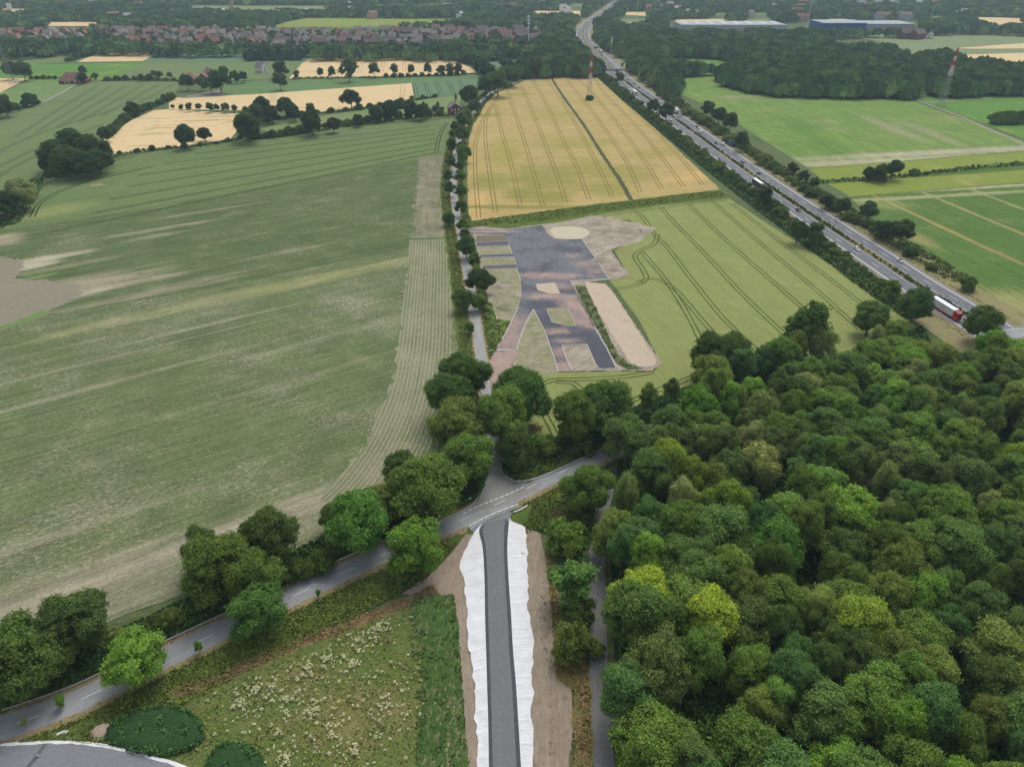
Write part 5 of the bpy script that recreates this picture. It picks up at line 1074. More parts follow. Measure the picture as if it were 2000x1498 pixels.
mass('far_woods', [[(-500, 98), (0, 104), (106, 101), (110, 96), (180, 98), (300, 98), (330, 100), (480, 102), (600, 102), (620, 108), (780, 106), (880, 110), (1035, 102), (1060, 76), (1130, 70), (1120, 55), (1250, 60), (1330, 68), (1640, 86), (1600, 68), (1900, 58), (2000, 62), (2500, 58), (2600, 20), (2300, 8), (1200, -2), (-300, 8)]], 15, 8.5, 15, FARC, 7, 40, FIELD_HOLES + TOWN, maxn=16000)
mass('far_woods', [[(-700, 10), (1200, 0), (2700, 10), (2600, -30), (1200, -35), (-500, -30)]], 26, 15, 15, FARC, 8, 40, maxn=9000)
mass('hedgerow_shrubs', [[(480, 97), (590, 99), (590, 108), (480, 110)], [(760, 92), (1040, 96), (1036, 103), (890, 108), (770, 104)], [(-200, 82), (104, 86), (106, 100), (-200, 104)], [(880, 106), (940, 116), (960, 140), (940, 140), (930, 120)]], 6.5, 5, 11, [(60, 86, 56), (68, 94, 58)], 9, 60)
mass('town_greenery', TOWN, 22, 5.5, 9, FARC, 10, 40, maxn=3000)
# low shrubs on the motorway median
def median():
    r = np.random.default_rng(31); C = np.array([p[:2] for p in mw]); nn, _ = normals_of(mw); Vs, Cs = [], []; n1 = mi(1215, 154)
    for i in range(n1):
        for _ in range(9 if math.sin(i * .55) + math.sin(i * .23) > -.3 else 2):
            p = C[i] + (C[i + 1] - C[i]) * r.random() + nn[i] * r.normal() * .55; n = 26; s = .5 + .5 * r.random()
            q = np.column_stack([p + r.normal(size=(n, 2)) * .35 * s, .4 + np.abs(r.normal(size=n)) * .55 * s]); nr = unit(r.normal(size=(n, 3)) + [0, 0, .6]); a = unit(np.cross(nr, r.normal(size=(n, 3)))) * .22; b = np.cross(nr, a)
            Vs.append(np.stack([q - a - b, q + a - b, q + a + b, q - a + b], 1)); Cs.append(np.repeat(np.array([lin([(84, 108, 52), (68, 96, 46), (110, 118, 64)][r.integers(3)])]) * (.8 + .4 * r.random()), n, 0))
    me = quad_mesh('median_shrubs', np.concatenate(Vs), M_tuft, np.concatenate(Cs)); tag(link(bpy.data.objects.new('median_shrubs', me)), kind='stuff')
median()
# pale fields between the far woods
for i, h in enumerate(FIELD_HOLES[:-3]): sheet('far_field', h, (M_tan, M_pale, M_tan, M_grn)[i % 4] if i not in (2, 3) else (M_pale if i == 3 else M_R2))
# ================================================================ vehicles
M_glass = plain('dark_glass', (34, 40, 46), .15, .5, .02)
M_tyre = plain('tyre_rubber', (38, 38, 40), .9, .1, .05); M_rim = plain('wheel_rim', (150, 152, 156), .4, .5, .05, metal=.6)
M_lamp = plain('head_lamp', (226, 228, 226), .2, .5, .02); M_tail = plain('tail_lamp', (150, 24, 22), .3, .5, .02)
M_steel = plain('galvanised_steel', (168, 172, 174), .5, .4, .08, metal=.3); M_darkm = plain('dark_metal', (64, 66, 70), .6, .3, .08)
PAINT = {'white': plain('car_paint_white', (232, 234, 235), .25, .5, .02), 'silver': plain('car_paint_silver', (176, 182, 186), .25, .5, .02), 'dark': plain('car_paint_dark', (46, 50, 58), .25, .5, .02), 'grey': plain('car_paint_grey', (104, 110, 116), .25, .5, .02), 'red': plain('paint_red', (200, 26, 34), .3, .5, .03), 'blue': plain('car_paint_blue', (52, 72, 112), .25, .5, .02)}
def loft(name, secs, m, parent=None, smooth=True, cap=True):
    """secs: list of rings (same count) -> closed body"""
    V = [v for s in secs for v in s]; n = len(secs[0]); Fc = []
    for i in range(len(secs) - 1):
        for j in range(n): Fc.append((i * n + j, i * n + (j + 1) % n, (i + 1) * n + (j + 1) % n, (i + 1) * n + j))
    if cap: Fc += [tuple(range(n))[::-1], tuple(range((len(secs) - 1) * n, len(secs) * n))]
    o = mesh_obj(name, V, Fc, m, parent, smooth)
    bm = bmesh.new(); bm.from_mesh(o.data); bmesh.ops.recalc_face_normals(bm, faces=bm.faces); bm.to_mesh(o.data); bm.free()
    return o
def ring(x, w, z0, z1, tuck=.86, top=.8):
    """cross-section of a car body at station x (x forwards): half width w, sill z0, upper edge z1"""
    return [(x, -w * .9, z0), (x, -w, z0 + (z1 - z0) * .35), (x, -w * .98, z0 + (z1 - z0) * .8), (x, -w * top, z1), (x, w * top, z1), (x, w * .98, z0 + (z1 - z0) * .8), (x, w, z0 + (z1 - z0) * .35), (x, w * .9, z0)]
def wheel(e, x, y, rad, wd=.22):
    mb = MB(); s = 1 if y > 0 else -1; mb.bar((x, y - s * wd, rad), (x, y, rad), rad, rad, 14); w = mb.build('wheel', M_tyre, e)
    mb = MB(); mb.bar((x, y - s * .02, rad), (x, y + s * .015, rad), rad * .6, rad * .55, 10); mb.build('rim', M_rim, w)
def make_car(style, paint, X=0, Y=0, far=False):
    Lc, W, Hh = {'hatch': (4.1, .88, 1.48), 'saloon': (4.6, .9, 1.42), 'suv': (4.6, .94, 1.68), 'sports': (4.4, .92, 1.25), 'van': (5.4, 1.0, 2.3), 'estate': (4.7, .9, 1.5)}[style]
    e = empty('car' if style != 'van' else 'van', X, Y); h = Lc / 2; p = PAINT[paint]; zb = .62 * Hh if style != 'van' else 1.15
    loft('body', [ring(-h, W * .8, .45, zb * .85), ring(-h + .12, W * .94, .3, zb), ring(-h * .55, W, .26, zb * 1.04), ring(0, W, .26, zb * 1.03), ring(h * .45, W, .26, zb), ring(h * .8, W * .95, .28, zb * .86), ring(h - .08, W * .86, .32, zb * .78), ring(h, W * .7, .42, zb * .62)], p, e)
    a, b, c, d = {'hatch': (-.96, -.72, .16, .5), 'saloon': (-.72, -.4, .12, .46), 'suv': (-.97, -.84, .2, .52), 'sports': (-.62, -.25, .06, .42), 'van': (-.99, -.96, .42, .78), 'estate': (-.97, -.8, .14, .48)}[style]
    cr = lambda x, w, z: [(x * h, -w, z), (x * h, w, z)]
    lo, hi = zb * .98, Hh
    S = [[(a * h, -W * .86, lo), (a * h, W * .86, lo), (a * h, W * .84, lo + .02), (a * h, -W * .84, lo + .02)], [(b * h, -W * .92, lo), (b * h, W * .92, lo), (b * h, W * .72, hi - .04), (b * h, -W * .72, hi - .04)], [(c * h, -W * .92, lo), (c * h, W * .92, lo), (c * h, W * .72, hi - .03), (c * h, -W * .72, hi - .03)], [(d * h, -W * .84, lo - .06), (d * h, W * .84, lo - .06), (d * h, W * .82, lo - .03), (d * h, -W * .82, lo - .03)]]
    loft('window', S, M_glass if style != 'van' else p, e, smooth=False) if style != 'van' else loft('load_body', S, p, e, smooth=False)
    if style == 'van':
        mb = MB(); V = [(h * .47, -W * .66, hi - .25), (h * .47, W * .66, hi - .25), (h * .765, W * .76, lo + .06), (h * .765, -W * .76, lo + .06)]; mb.add([(x + .05, y, z + .05) for x, y, z in V], [(0, 1, 2, 3)]); mb.build('windscreen', M_glass, e)
    elif style != 'sports' or True:
        mb = MB(); mb.box((b + c) / 2 * h, 0, hi - .01, (c - b) * h * 1.04, W * 1.46, .07); mb.build('roof', p if style != 'sports' else PAINT['dark'], e)
    if far: return e
    for sx in (-.62, .64):
        for sy in (-1, 1): wheel(e, sx * h, sy * W * .98, .33 if style != 'suv' else .37)
    for sy in (-1, 1):
        mb = MB(); mb.box(h - .12, sy * W * .66, zb * .68, .16, .34, .14); mb.build('headlight', M_lamp, e)
        mb = MB(); mb.box(-h + .04, sy * W * .7, zb * .78, .12, .3, .16); mb.build('tail_light', M_tail, e)
        mb = MB(); mb.box(.36 * h, sy * (W + .1), zb * 1.02, .12, .2, .14); mb.build('mirror', p, e)
    return e
def copy_tree(o, parent=None):
    c = o.copy(); sc.collection.objects.link(c)
    if parent is not None: c.parent = parent
    for ch in list(o.children): copy_tree(ch, c)
    return c
mwz = zz + .05; nn_mw, tg_mw = normals_of(mw)
used_cars = {}
def on_motorway(o, x, y, off=None):
    """park object o on the motorway where its middle shows at (x, y); left carriageway drives towards the camera"""
    q = np.array(G(x, y, .7)); i = int(np.argmin(np.hypot(*(mwp - q).T))); i = min(max(i, 1), len(mw) - 2)
    s = float(np.dot(q - mwp[i], nn_mw[i])); lane = off if off is not None else min((-8.5, -4.6, 4.6, 8.5), key=lambda k: abs(k - s)); t_ = float(np.dot(q - mwp[i], tg_mw[i]))
    p = mwp[i] + tg_mw[i] * t_ + nn_mw[i] * lane; d = tg_mw[i] if lane > 0 else -tg_mw[i]
    o.location = (p[0], p[1], mwz); o.rotation_euler = (0, 0, math.atan2(d[1], d[0])); return o
def car(style, paint, x, y, label, far=False, group='cars on the motorway'):
    k = (style, paint, far)
    o = copy_tree(used_cars[k]) if k in used_cars else used_cars.setdefault(k, make_car(style, paint, far=far))
    tag(o, label, 'van' if style == 'van' else 'car', group); return on_motorway(o, x, y)
for a in (('hatch', 'white', 1672, 487, 'white hatchback coming down the motorway, nearest the red lorry'), ('saloon', 'dark', 1557, 411, 'black saloon behind the white hatchback, coming towards the camera'), ('saloon', 'white', 1634, 431, 'white saloon driving away beside the thin motorway trees'), ('sports', 'white', 1757, 509, 'white sports car with dark roof driving away, nearest the road bridge'),
          ('saloon', 'dark', 1485, 339, 'black car driving away, last before the semi-trailer'), ('suv', 'silver', 1450, 317, 'silver SUV driving away behind the white saloon'), ('saloon', 'white', 1426, 300, 'white saloon between the silver SUV and the white van driving away'), ('van', 'white', 1411, 283, 'white panel van driving away beside the blue road sign'), ('saloon', 'dark', 1396, 280, 'black car overtaking the white van beside the blue road sign'), ('van', 'white', 1368, 259, 'white panel van driving away, second from the semi-trailer'),
          ('hatch', 'grey', 1360, 248, 'dark grey car driving away in front of a white van'), ('hatch', 'white', 1324, 228, 'white hatchback driving away behind the box lorry'), ('suv', 'silver', 1404, 311, 'silver car coming towards the camera above the semi-trailer'), ('van', 'white', 1311, 238, 'white van coming towards the camera beside the tall tree'), ('hatch', 'white', 1284, 194, 'white car driving away past the tall motorway trees'), ('hatch', 'silver', 1268, 200, 'silver car coming towards the camera behind the tall motorway trees')): car(*a)
fr = np.random.default_rng(12)
FC = [(1235, 178), (1183, 116), (1178, 110), (1174, 107), (1169, 100), (1155, 91), (1151, 82), (1149, 76), (1147, 70), (1146, 64), (1133, 62), (1132, 57), (1136, 55), (1141, 51), (1146, 46), (1152, 43), (1158, 41), (1163, 38), (1166, 40), (1170, 32), (1179, 26), (1196, 135), (1202, 139), (1214, 148), (1190, 130), (1134, 59), (1139, 56), (1144, 53), (1131, 65), (1130, 60), (1136, 64), (1150, 60), (1143, 46), (1150, 44), (1155, 40), (1148, 66), (1152, 79), (1160, 95), (1176, 105), (1188, 124), (1193, 128), (1207, 143), (1222, 155), (1232, 165), (1246, 172), (1166, 34), (1174, 29)]
for i, (x, y) in enumerate(FC):
    pc = ['white', 'silver', 'dark', 'grey', 'white', 'blue'][int(fr.integers(6))]
    car('hatch' if i % 3 else 'van', pc if i % 3 else 'white', x, y, f'tiny {pc if i % 3 else "white"} {"car" if i % 3 else "van"} far up the motorway, {ORD[sorted(range(len(FC)), key=lambda k: -FC[k][1]).index(i)]} counted from the footbridge end', True, 'far traffic on the motorway')

def make_lorry(kind):
    e = empty('lorry', 0, 0); red = PAINT['red'] if kind == 'red' else PAINT['white'] if kind != 'dark' else PAINT['dark']
    tm = PAINT['white']; side = plain('trailer_side', (206, 208, 210), .5, .3, .03) if kind == 'red' else (PAINT['dark'] if kind == 'dark' else PAINT['white'])
    # trailer box with its own roof
    mb = MB(); mb.box(-3.2, 0, 2.45, 13.4, 2.5, 2.7); tr = mb.build('trailer', side, e)
    mb = MB(); mb.box(-3.2, 0, 3.85, 13.44, 2.54, .1); mb.build('trailer_roof', tm, tr)
    mb = MB(); mb.box(-3.2, 0, .95, 13.2, 2.2, .26); mb.build('chassis', PAINT['red'] if kind == 'red' else M_darkm, e)
    mb = MB()
    for s in (-1, 1): mb.box(-2.4, s * 1.2, .72, 6.0, .06, .6)
    mb.build('side_guard', PAINT['red'] if kind == 'red' else M_darkm, e)
    # cab: sloping nose, high roof and air deflector
    def cs(x, w, z0, z1, t=.94): return [(x, -w, z0), (x, -w, z1 - .3), (x, -w * t, z1), (x, w * t, z1), (x, w, z1 - .3), (x, w, z0)]
    cab = loft('cab', [cs(3.75, 1.2, .55, 3.5), cs(4.4, 1.24, .5, 3.72), cs(5.2, 1.24, .45, 3.6), cs(5.75, 1.22, .42, 3.15), cs(5.98, 1.18, .42, 2.2), cs(6.05, 1.14, .42, 1.3), cs(6.02, 1.1, .42, .9)], red, e, smooth=False)
    mb = MB(); mb.add([(5.80, -1.08, 3.0), (5.80, 1.08, 3.0), (6.03, 1.06, 2.12), (6.03, -1.06, 2.12)], [(0, 1, 2, 3)]); mb.build('windscreen', M_glass, cab)
    mb = MB()
    for s in (-1, 1): mb.add([(4.75, s * 1.255, 2.1), (5.6, s * 1.255, 2.1), (5.5, s * 1.255, 2.85), (4.75, s * 1.255, 2.9)], [(0, 1, 2, 3)])
    mb.build('side_window', M_glass, cab)
    mb = MB()
    for k in range(5): mb.box(6.075, 0, 1.0 + k * .2, .06, 1.7, .1)
    mb.build('grille', M_darkm, cab)
    if kind == 'red':
        mb = MB(); mb.box(5.62, 0, 3.36, .08, 1.5, .26); mb.build('roof_sign', PAINT['white'], cab)
        t_ = MB()                                # small grey emblem and script strokes on the trailer flank
        for s in (-1, 1):
            for k, (dx, dz, L) in enumerate(((0, .5, 1.3), (-.1, .3, 1.0), (0, .1, 1.6), (-.1, -.12, 1.9), (0, -.3, 1.4))): t_.box(-2.2 + dx, s * 1.256, 2.6 + dz, L, .012, .07)
        t_.build('trailer_lettering', plain('grey_print', (132, 134, 138), .6, .2, .02), tr)
    for s in (-1, 1):
        mb = MB(); mb.box(5.98, s * .85, .78, .16, .42, .24); mb.build('headlight', M_lamp, e)
        mb = MB(); mb.box(5.7, s * 1.42, 2.3, .2, .24, .6); mb.build('mirror', M_darkm, e)
        for x in (4.9, 1.7, -6.2, -7.5, -8.8): wheel(e, x, s * 1.22, .5, .35)
    return e
def lorry(kind, x, y, label, off=None, s=1.0): o = make_lorry(kind); o.scale = (s, s, s); tag(o, label, 'lorry', 'lorries on the motorway'); return on_motorway(o, x, y, off)
lorry('red', 1846, 614, 'red lorry with a white box trailer half behind a tree near the bridge', -8.4, 1.08)
lorry('dark', 1483, 366, 'lorry with dark flanks and white roof coming down the motorway')
lorry('white', 1317, 218, 'white box lorry driving away past the small sign')
lorry('white', 1242, 184, 'white lorry coming towards the camera near the footbridge')
lorry('dark', 1164, 94, 'dark lorry far up the motorway beyond the footbridge')
lorry('red', 1172, 103, 'small reddish lorry driving just beyond the footbridge')

# ================================================================ roadside furniture
M_rail = plain('guard_rail_zinc', (188, 190, 188), .5, .4, .08, metal=.2); M_conc = plain('concrete', (200, 198, 190), .9, .1, .12, 1.5)
def guard_rail(curve, label, h=.72, sp=4.0, m=None, name='guard_rail'):
    e = empty(name, *[float(v) for v in curve[0][:2]]); tag(e, label, 'guard rail'); X0, Y0 = curve[0][:2]
    c = [np.array(p[:2]) - [X0, Y0] for p in curve]; a, b = offset(c, -.09), offset(c, .09); V = []
    for i in range(len(c)): V += [(*a[i], h - .3), (*a[i], h), (*b[i], h), (*b[i], h - .3)]
    mb = MB(); mb.add(V, [(4 * i + j, 4 * i + 4 + j, 4 * i + 5 + j, 4 * i + 1 + j) for i in range(len(c) - 1) for j in range(3)]); mb.build('beam', m or M_rail, e)
    L = np.concatenate([[0], np.cumsum([np.hypot(*(q - p)) for p, q in zip(c[:-1], c[1:])])]); C = np.array(c); n = 0; s = 0
    while s < L[-1] and n < 90:
        mb = MB(); mb.box(float(np.interp(s, L, C[:, 0])), float(np.interp(s, L, C[:, 1])), h / 2 - .1, .1, .1, h + .2); mb.build('post', M_steel, e); s += sp; n += 1
ml = offset(main, -4.4)
def near(x, y, c): q = np.array(G(x, y)); return int(np.argmin([np.hypot(*(np.array(p[:2]) - q)) for p in c]))
guard_rail(ml[near(0, 1400, main):near(568, 1145, main)], 'guard rail on the maize side of the main road, lower run')
guard_rail(ml[near(595, 1136, main):near(850, 1028, main)], 'pale guard rail on the maize side of the main road, upper run', m=M_conc)
guard_rail(catmull([G(*p) for p in ((845, 1026), (880, 1010), (912, 995), (930, 978), (940, 955))], 1.0), 'low rail curving into the small road on the maize side', .5, 3, M_conc)
guard_rail(catmull([G(*p) for p in ((976, 905), (979, 920), (988, 934), (1003, 942), (1022, 943), (1050, 936), (1095, 917), (1150, 892), (1178, 879))], 1.0), 'white railing curving round the junction on the barley side', .8, 4, M_conc)
M_bl = plain('black_plastic', (30, 30, 32), .7, .2, .02); M_refl = plain('reflector', (226, 226, 220), .3, .5, .01)
def guide_post(x, y, label):
    X, Y = G(x, y); e = empty('guide_post', X, Y); tag(e, label, 'guide post', 'guide posts of the main road')
    mb = MB(); mb.box(0, 0, .5, .14, .12, 1.0, .4); mb.build('post', PAINT['white'], e)
    mb = MB(); mb.box(0, 0, .78, .15, .13, .18, .4); mb.build('black_band', M_bl, e); mb = MB(); mb.box(0, 0, 1.02, .13, .11, .04, .4); mb.build('cap', M_refl, e)
GP = [(154, 1381), (411, 1266), (591, 1187), (751, 1113), (142, 1328), (348, 1240), (562, 1147), (719, 1079)]
for i, (x, y) in enumerate(GP): guide_post(x, y, f'white guide post on the {"meadow" if i < 4 else "maize"} side of the main road, {ORD[i % 4]} from the gravel lot')
for i, (x, y) in enumerate(((991, 935), (999, 940), (1015, 943))):
    X, Y = G(x, y); e = empty('bollard', X, Y); tag(e, f'white bollard inside the junction curve, {ORD[i]} from the small road', 'bollard', 'bollards at the junction'); mb = MB(); mb.box(0, 0, .6, .3, .22, 1.2, .3, .8); mb.build('body', PAINT['white'], e); mb = MB(); mb.box(0, 0, .95, .31, .23, .14, .3); mb.build('band', M_refl, e)
X, Y = G(907, 1035); e = empty('bollard', X, Y); tag(e, 'white bollard on the meadow side where the concrete barrier begins', 'bollard'); mb = MB(); mb.box(0, 0, .6, .26, .2, 1.2, .3, .85); mb.build('body', PAINT['white'], e); mb = MB(); mb.box(0, 0, .9, .27, .21, .14, .3); mb.build('band', M_bl, e)
X, Y = G(919, 985); e = empty('road_sign', X, Y); tag(e, 'small white road sign on a post at the road mouth', 'road sign'); mb = MB(); mb.bar((0, 0, -.2), (0, 0, 2.6), .04, .04, 6); mb.build('post', M_steel, e); mb = MB(); mb.box(0, 0, 2.4, .7, .05, .3, .5); mb.build('sign_panel', PAINT['white'], e)
# concrete barrier units closing the new gravel road
M_barr = plain('barrier_concrete', (228, 227, 220), .9, .1, .08, 1.5)
bc = catmull([G(*p) for p in ((916, 1034), (950, 1016), (985, 1001), (1012, 991))], .5); bl, _ = resample(bc, 9)
for i in range(8):
    a, b = bl[i], bl[i + 1]; X, Y = (a + b) / 2; an = math.atan2(*(b - a)[::-1]); L = np.hypot(*(b - a)) - .08; e = empty('concrete_barrier', X, Y, .3, an); tag(e, f'white concrete barrier block across the gravel road, {ORD[i]} from the bollard', 'barrier', 'concrete barrier closing the gravel road')
    prof = [(-.5, 0), (-.46, .2), (-.26, .42), (-.2, 1.0), (.2, 1.0), (.26, .42), (.46, .2), (.5, 0)]
    loft('block', [[(-L / 2, y, z) for y, z in prof], [(L / 2, y, z) for y, z in prof]], M_barr, e, smooth=False)
    mb = MB(); mb.box(0, 0, 1.03, .5, .1, .06); mb.build('lifting_eye', M_darkm, e)
kerb([[(1003, 1003), (1018, 997), (1030, 990)]], .35, .2, .3, 'kerb_block')
# drain pipe over the gravel lot
X, Y = G(60, 1475, .7); pp = [Vector((*G(x, y, .75), .75)) for x, y in ((86, 1452), (72, 1472), (50, 1500), (30, 1530))]; e = empty('pipe_line', pp[0].x, pp[0].y, .75); tag(e, 'pair of grey pipes lying across the gravel lot', 'pipe')
for o_ in (0, .45):
    mb = MB()
    for a, b in zip(pp[:-1], pp[1:]): mb.bar(a - pp[0] + Vector((o_, 0, 0)), b - pp[0] + Vector((o_, 0, 0)), .11, .11, 8)
    mb.build('pipe', plain('pipe_plastic', (110, 112, 114), .6, .2, .05), e)
mb = MB(); v = pp[1] - pp[0]; mb.bar(v + Vector((.6, -.5, -.1)), v + Vector((.6, -.5, .5)), .25, .2, 8); mb.build('valve', PAINT['silver'], e)
X, Y = G(121, 1434); mb = MB(); mb.box(X, Y, .45, 1.6, .5, .5, .5); mb.box(X + .9, Y + .3, .36, .7, .5, .4, .9); tag(mb.build('stone_block', M_conc), 'pale stone block lying in the grass above the gravel lot', 'stone')
# cattle-grid like white threshold across the reddish entrance
mb = MB(); a, b = np.array(G(*Z5(682, 1240))), np.array(G(*Z5(820, 1244))); an = math.atan2(*(b - a)[::-1]); n = 17
for k in range(n): p = a + (b - a) * (k + .5) / n; mb.box(p[0], p[1], zp + .1, np.hypot(*(b - a)) / n * .6, 1.1, .12, an)
tag(mb.build('drain_grating', M_conc), 'white slotted drain laid across the reddish entrance', 'drain')
# building-site oddments beside the entrance
X, Y = G(*Z5(630, 1255)); e = empty('site_barrier', X, Y, 0, .4); tag(e, 'small white barrier with a bent post beside the reddish entrance', 'barrier'); mb = MB(); mb.box(0, 0, .9, 2.6, .08, .25); mb.build('board', PAINT['white'], e)
for s in (-1, 1): mb = MB(); mb.bar((s * 1.1, 0, -.1), (s * 1.1, 0, 1.1), .05, .05, 6); mb.build('leg', M_steel, e)
# round earth heaps on the site
def heap(name, x, y, Rm, h, m, label, sq=1.0):
    X, Y = G(x, y); V, Fc = [(0, 0, h)], []; rr = np.random.default_rng(int(x)); n, k = 22, 6
    for i in range(1, k + 1):
        for j in range(n):
            a = j / n * 6.283; f = i / k; V.append((math.cos(a) * Rm * f * (1 + rr.normal() * .05), math.sin(a) * Rm * f * sq * (1 + rr.normal() * .05), h * (1 - f * f) ** 1.2 + rr.normal() * .06 * (f < 1) - (.05 if f == 1 else 0)))
    for j in range(n): Fc.append((0, 1 + j, 1 + (j + 1) % n))
    for i in range(k - 1):
        for j in range(n): Fc.append((1 + i * n + j, 1 + (i + 1) * n + j, 1 + (i + 1) * n + (j + 1) % n, 1 + i * n + (j + 1) % n))
    o = mesh_obj(name, V, Fc, m, smooth=True); o.location = (X, Y, .25); return tag(o, label, 'heap')
heap('earth_heap', *Z5(1730, 295), 14, 1.9, M_dirt, 'flat grey earth heap at the far corner of the building site', .6)
heap('earth_heap', *Z5(765, 905), 5.5, 1.5, M_sitegr, 'overgrown earth heap between the small road and the asphalt', .8)
heap('sand_heap', 202, 1428, 2.6, .9, plain('sandy_heap', (182, 164, 144), .95, .05, .15, 1.2), 'small sandy heap beside the green mound', .7)

for hx, hy, hr_, hh_, lab_ in ((1480, 250, 7, 1.3, 'grey spoil heap at the back edge of the building site'), (1560, 300, 6, 1.0, 'low spoil heap behind the pale sand circle'), (1500, 540, 6, 1.3, 'brown spoil heap beside the dark asphalt corner'), (1600, 610, 5, 1.1, 'brown spoil ridge nearest the barley corner'), (700, 740, 5, .9, 'low earth heap between the trees and the asphalt arm')): heap('spoil_heap', *Z5(hx, hy), hr_, hh_, M_dirt, lab_, .6)
# signs along the motorway
M_blue = plain('sign_blue', (40, 110, 180), .5, .3, .04)
def gantry(x, y, w, h, z0, m, label, an, marks=()):
    X, Y = G(x, y); e = empty('road_sign', X, Y, 0, an); tag(e, label, 'road sign'); mb = MB(); mb.box(0, 0, z0 + h / 2, w, .1, h); pn = mb.build('sign_panel', m, e)
    for s in (-.35, .35): mb = MB(); mb.bar((s * w, .1, -.2), (s * w, .1, z0 + h), .09, .09, 6); mb.build('post', M_steel, e)
    mb = MB()
    for (bx, bz, bw, bh) in marks: mb.box(bx, -.065, z0 + bz, bw, .02, bh)
    if marks: mb.build('sign_marking', PAINT['white'], pn)
gantry(1425, 285, 2.6, 4.0, .8, M_blue, 'blue motorway sign board with white marks, left of the pair', -.4, ((0, 3.3, 1.8, .18), (.3, 2.6, .22, 1.0), (-.3, 1.2, 1.2, .2)))
gantry(1437, 288, 2.6, 4.0, .8, M_blue, 'blue motorway sign board with white marks, right of the pair', -.4, ((0, 3.2, 1.6, .18), (-.2, 1.9, .22, 1.4), (.4, 1.2, .8, .2)))
gantry(1356, 231, 4.4, 2.6, 1.0, plain('sign_back', (196, 192, 190), .6, .3, .05), 'grey back of a road sign on the bank beside the motorway', -.4)
gantry(1215, 131, 3.2, 4.2, .8, M_blue, 'small blue sign at the motorway just beyond the footbridge', -.2, ((0, 3, 2, .3),))

# ================================================================ bridges, masts, pylons
def bridge(pa, pb, z, w, label, rail, deck_m, name, piers=()):
    A, B = np.array(G(*pa, z)), np.array(G(*pb, z)); an = math.atan2(*(B - A)[::-1]); L = float(np.hypot(*(B - A))); M_ = (A + B) / 2; e = empty(name, M_[0], M_[1], 0, an); tag(e, label, 'bridge')
    mb = MB(); mb.box(0, 0, z - .55, L, w, 1.1); mb.build('deck', M_conc if w > 6 else M_darkm, e)
    mb = MB(); mb.box(0, 0, z + .03, L * .999, w - 3.4 if w > 6 else w - .5, .05); mb.build('carriageway', deck_m, e)
    for s in (-1, 1):
        if w > 6: mb = MB(); mb.box(0, s * (w / 2 - .9), z + .08, L * .999, 1.5, .16); mb.build('footway', plain('footway_slab', (186, 180, 172), .9, .1, .1), e)
        mb = MB(); n = int(L / 1.5)
        for k in range(n + 1): mb.bar((-L / 2 + L * k / n, s * (w / 2 - .1), z), (-L / 2 + L * k / n, s * (w / 2 - .1), z + 1.1), .045, .045, 5)
        for hh in (.35, .72, 1.1): mb.box(0, s * (w / 2 - .1), z + hh, L, .07, .09)
        mb.build('railing', rail, e)
    for t_ in piers: mb = MB(); mb.box(t_ * L, 0, (z - 1.1) / 2, .8, w * .8, z - 1.0); mb.build('pier', M_conc if w > 6 else M_darkm, e)
    return e
M_teal = plain('pale_teal_rail', (170, 196, 200), .5, .3, .06)
bridge((1960, 657), (2210, 634), 6.4, 11, 'concrete road bridge with pale teal railings over the motorway', M_teal, M_main, 'road_bridge', (-.25, .02, .3))
mb = MB(); X, Y = G(1990, 664, 7.6)
bridge((1176, 137), (1252, 136.5), 6.0, 3.6, 'narrow dark footbridge crossing the motorway beyond the wheat', M_darkm, M_shoulder, 'footbridge', (-.12, .22))
M_redp = plain('pylon_red', (196, 62, 44), .6, .3, .06); M_whp = plain('pylon_white', (222, 222, 220), .6, .3, .06); M_gry = plain('pylon_grey', (150, 156, 158), .6, .3, .06)
def lattice(e, z0, z1, w0, w1, m, part, n, r=.09):
    if m is M_gry: r *= .62
    mb = MB(); P = lambda k, c: Vector(((-1, -1), (1, -1), (1, 1), (-1, 1))[c] + (0,)) * ((w0 + (w1 - w0) * k) / 2) + Vector((0, 0, z0 + (z1 - z0) * k))
    for i in range(n):
        a, b = i / n, (i + 1) / n
        for c in range(4): d = (c + 1) % 4; mb.bar(P(a, c), P(b, c), r * 1.5, r * 1.5, 4); mb.bar(P(a, c), P(b, d), r, r, 4); mb.bar(P(a, d), P(b, c), r, r, 4); mb.bar(P(b, c), P(b, d), r, r, 4)
    return mb.build(part, m, e)
def pylon(x, y, H, w0, bands, arms, label, rz=0.0, r=.09, name='lattice_pylon', cat='pylon'):
    X, Y = G(x, y); e = empty(name, X, Y, 0, rz); tag(e, label, cat); wid = lambda k: w0 * (1 - k) ** 1.15 + .7
    for (a, b, m) in bands: lattice(e, a * H, b * H, wid(a), wid(b), m, 'tower_section', max(2, int((b - a) * 16)), r)
    for (k, L, m) in arms:
        mb = MB(); z = k * H
        for s in (-1, 1):
            for dy in (-.5, .5): mb.bar((s * .4, dy * wid(k), z), (s * L, 0, z + .3), r, r * .7, 4)
            mb.bar((s * .4, 0, z + 1.6), (s * L, 0, z + .3), r, r * .7, 4)
            for q in (.3, .55, .8): mb.bar((s * L * q, 0, z + .2), (s * L * q, 0, z + 1.6 * (1 - q) + .3), r * .7, r * .7, 4)
        mb.build('cross_arm', m, e)
    return e
pylon(1151, 193, 45, 4.2, ((0, .42, M_gry), (.42, .55, M_whp), (.55, .68, M_redp), (.68, .80, M_whp), (.80, 1, M_redp)), ((.80, 1.6, M_redp),), 'slim red and white lattice mast standing in the wheat', .2, .085, 'lattice_mast', 'mast')
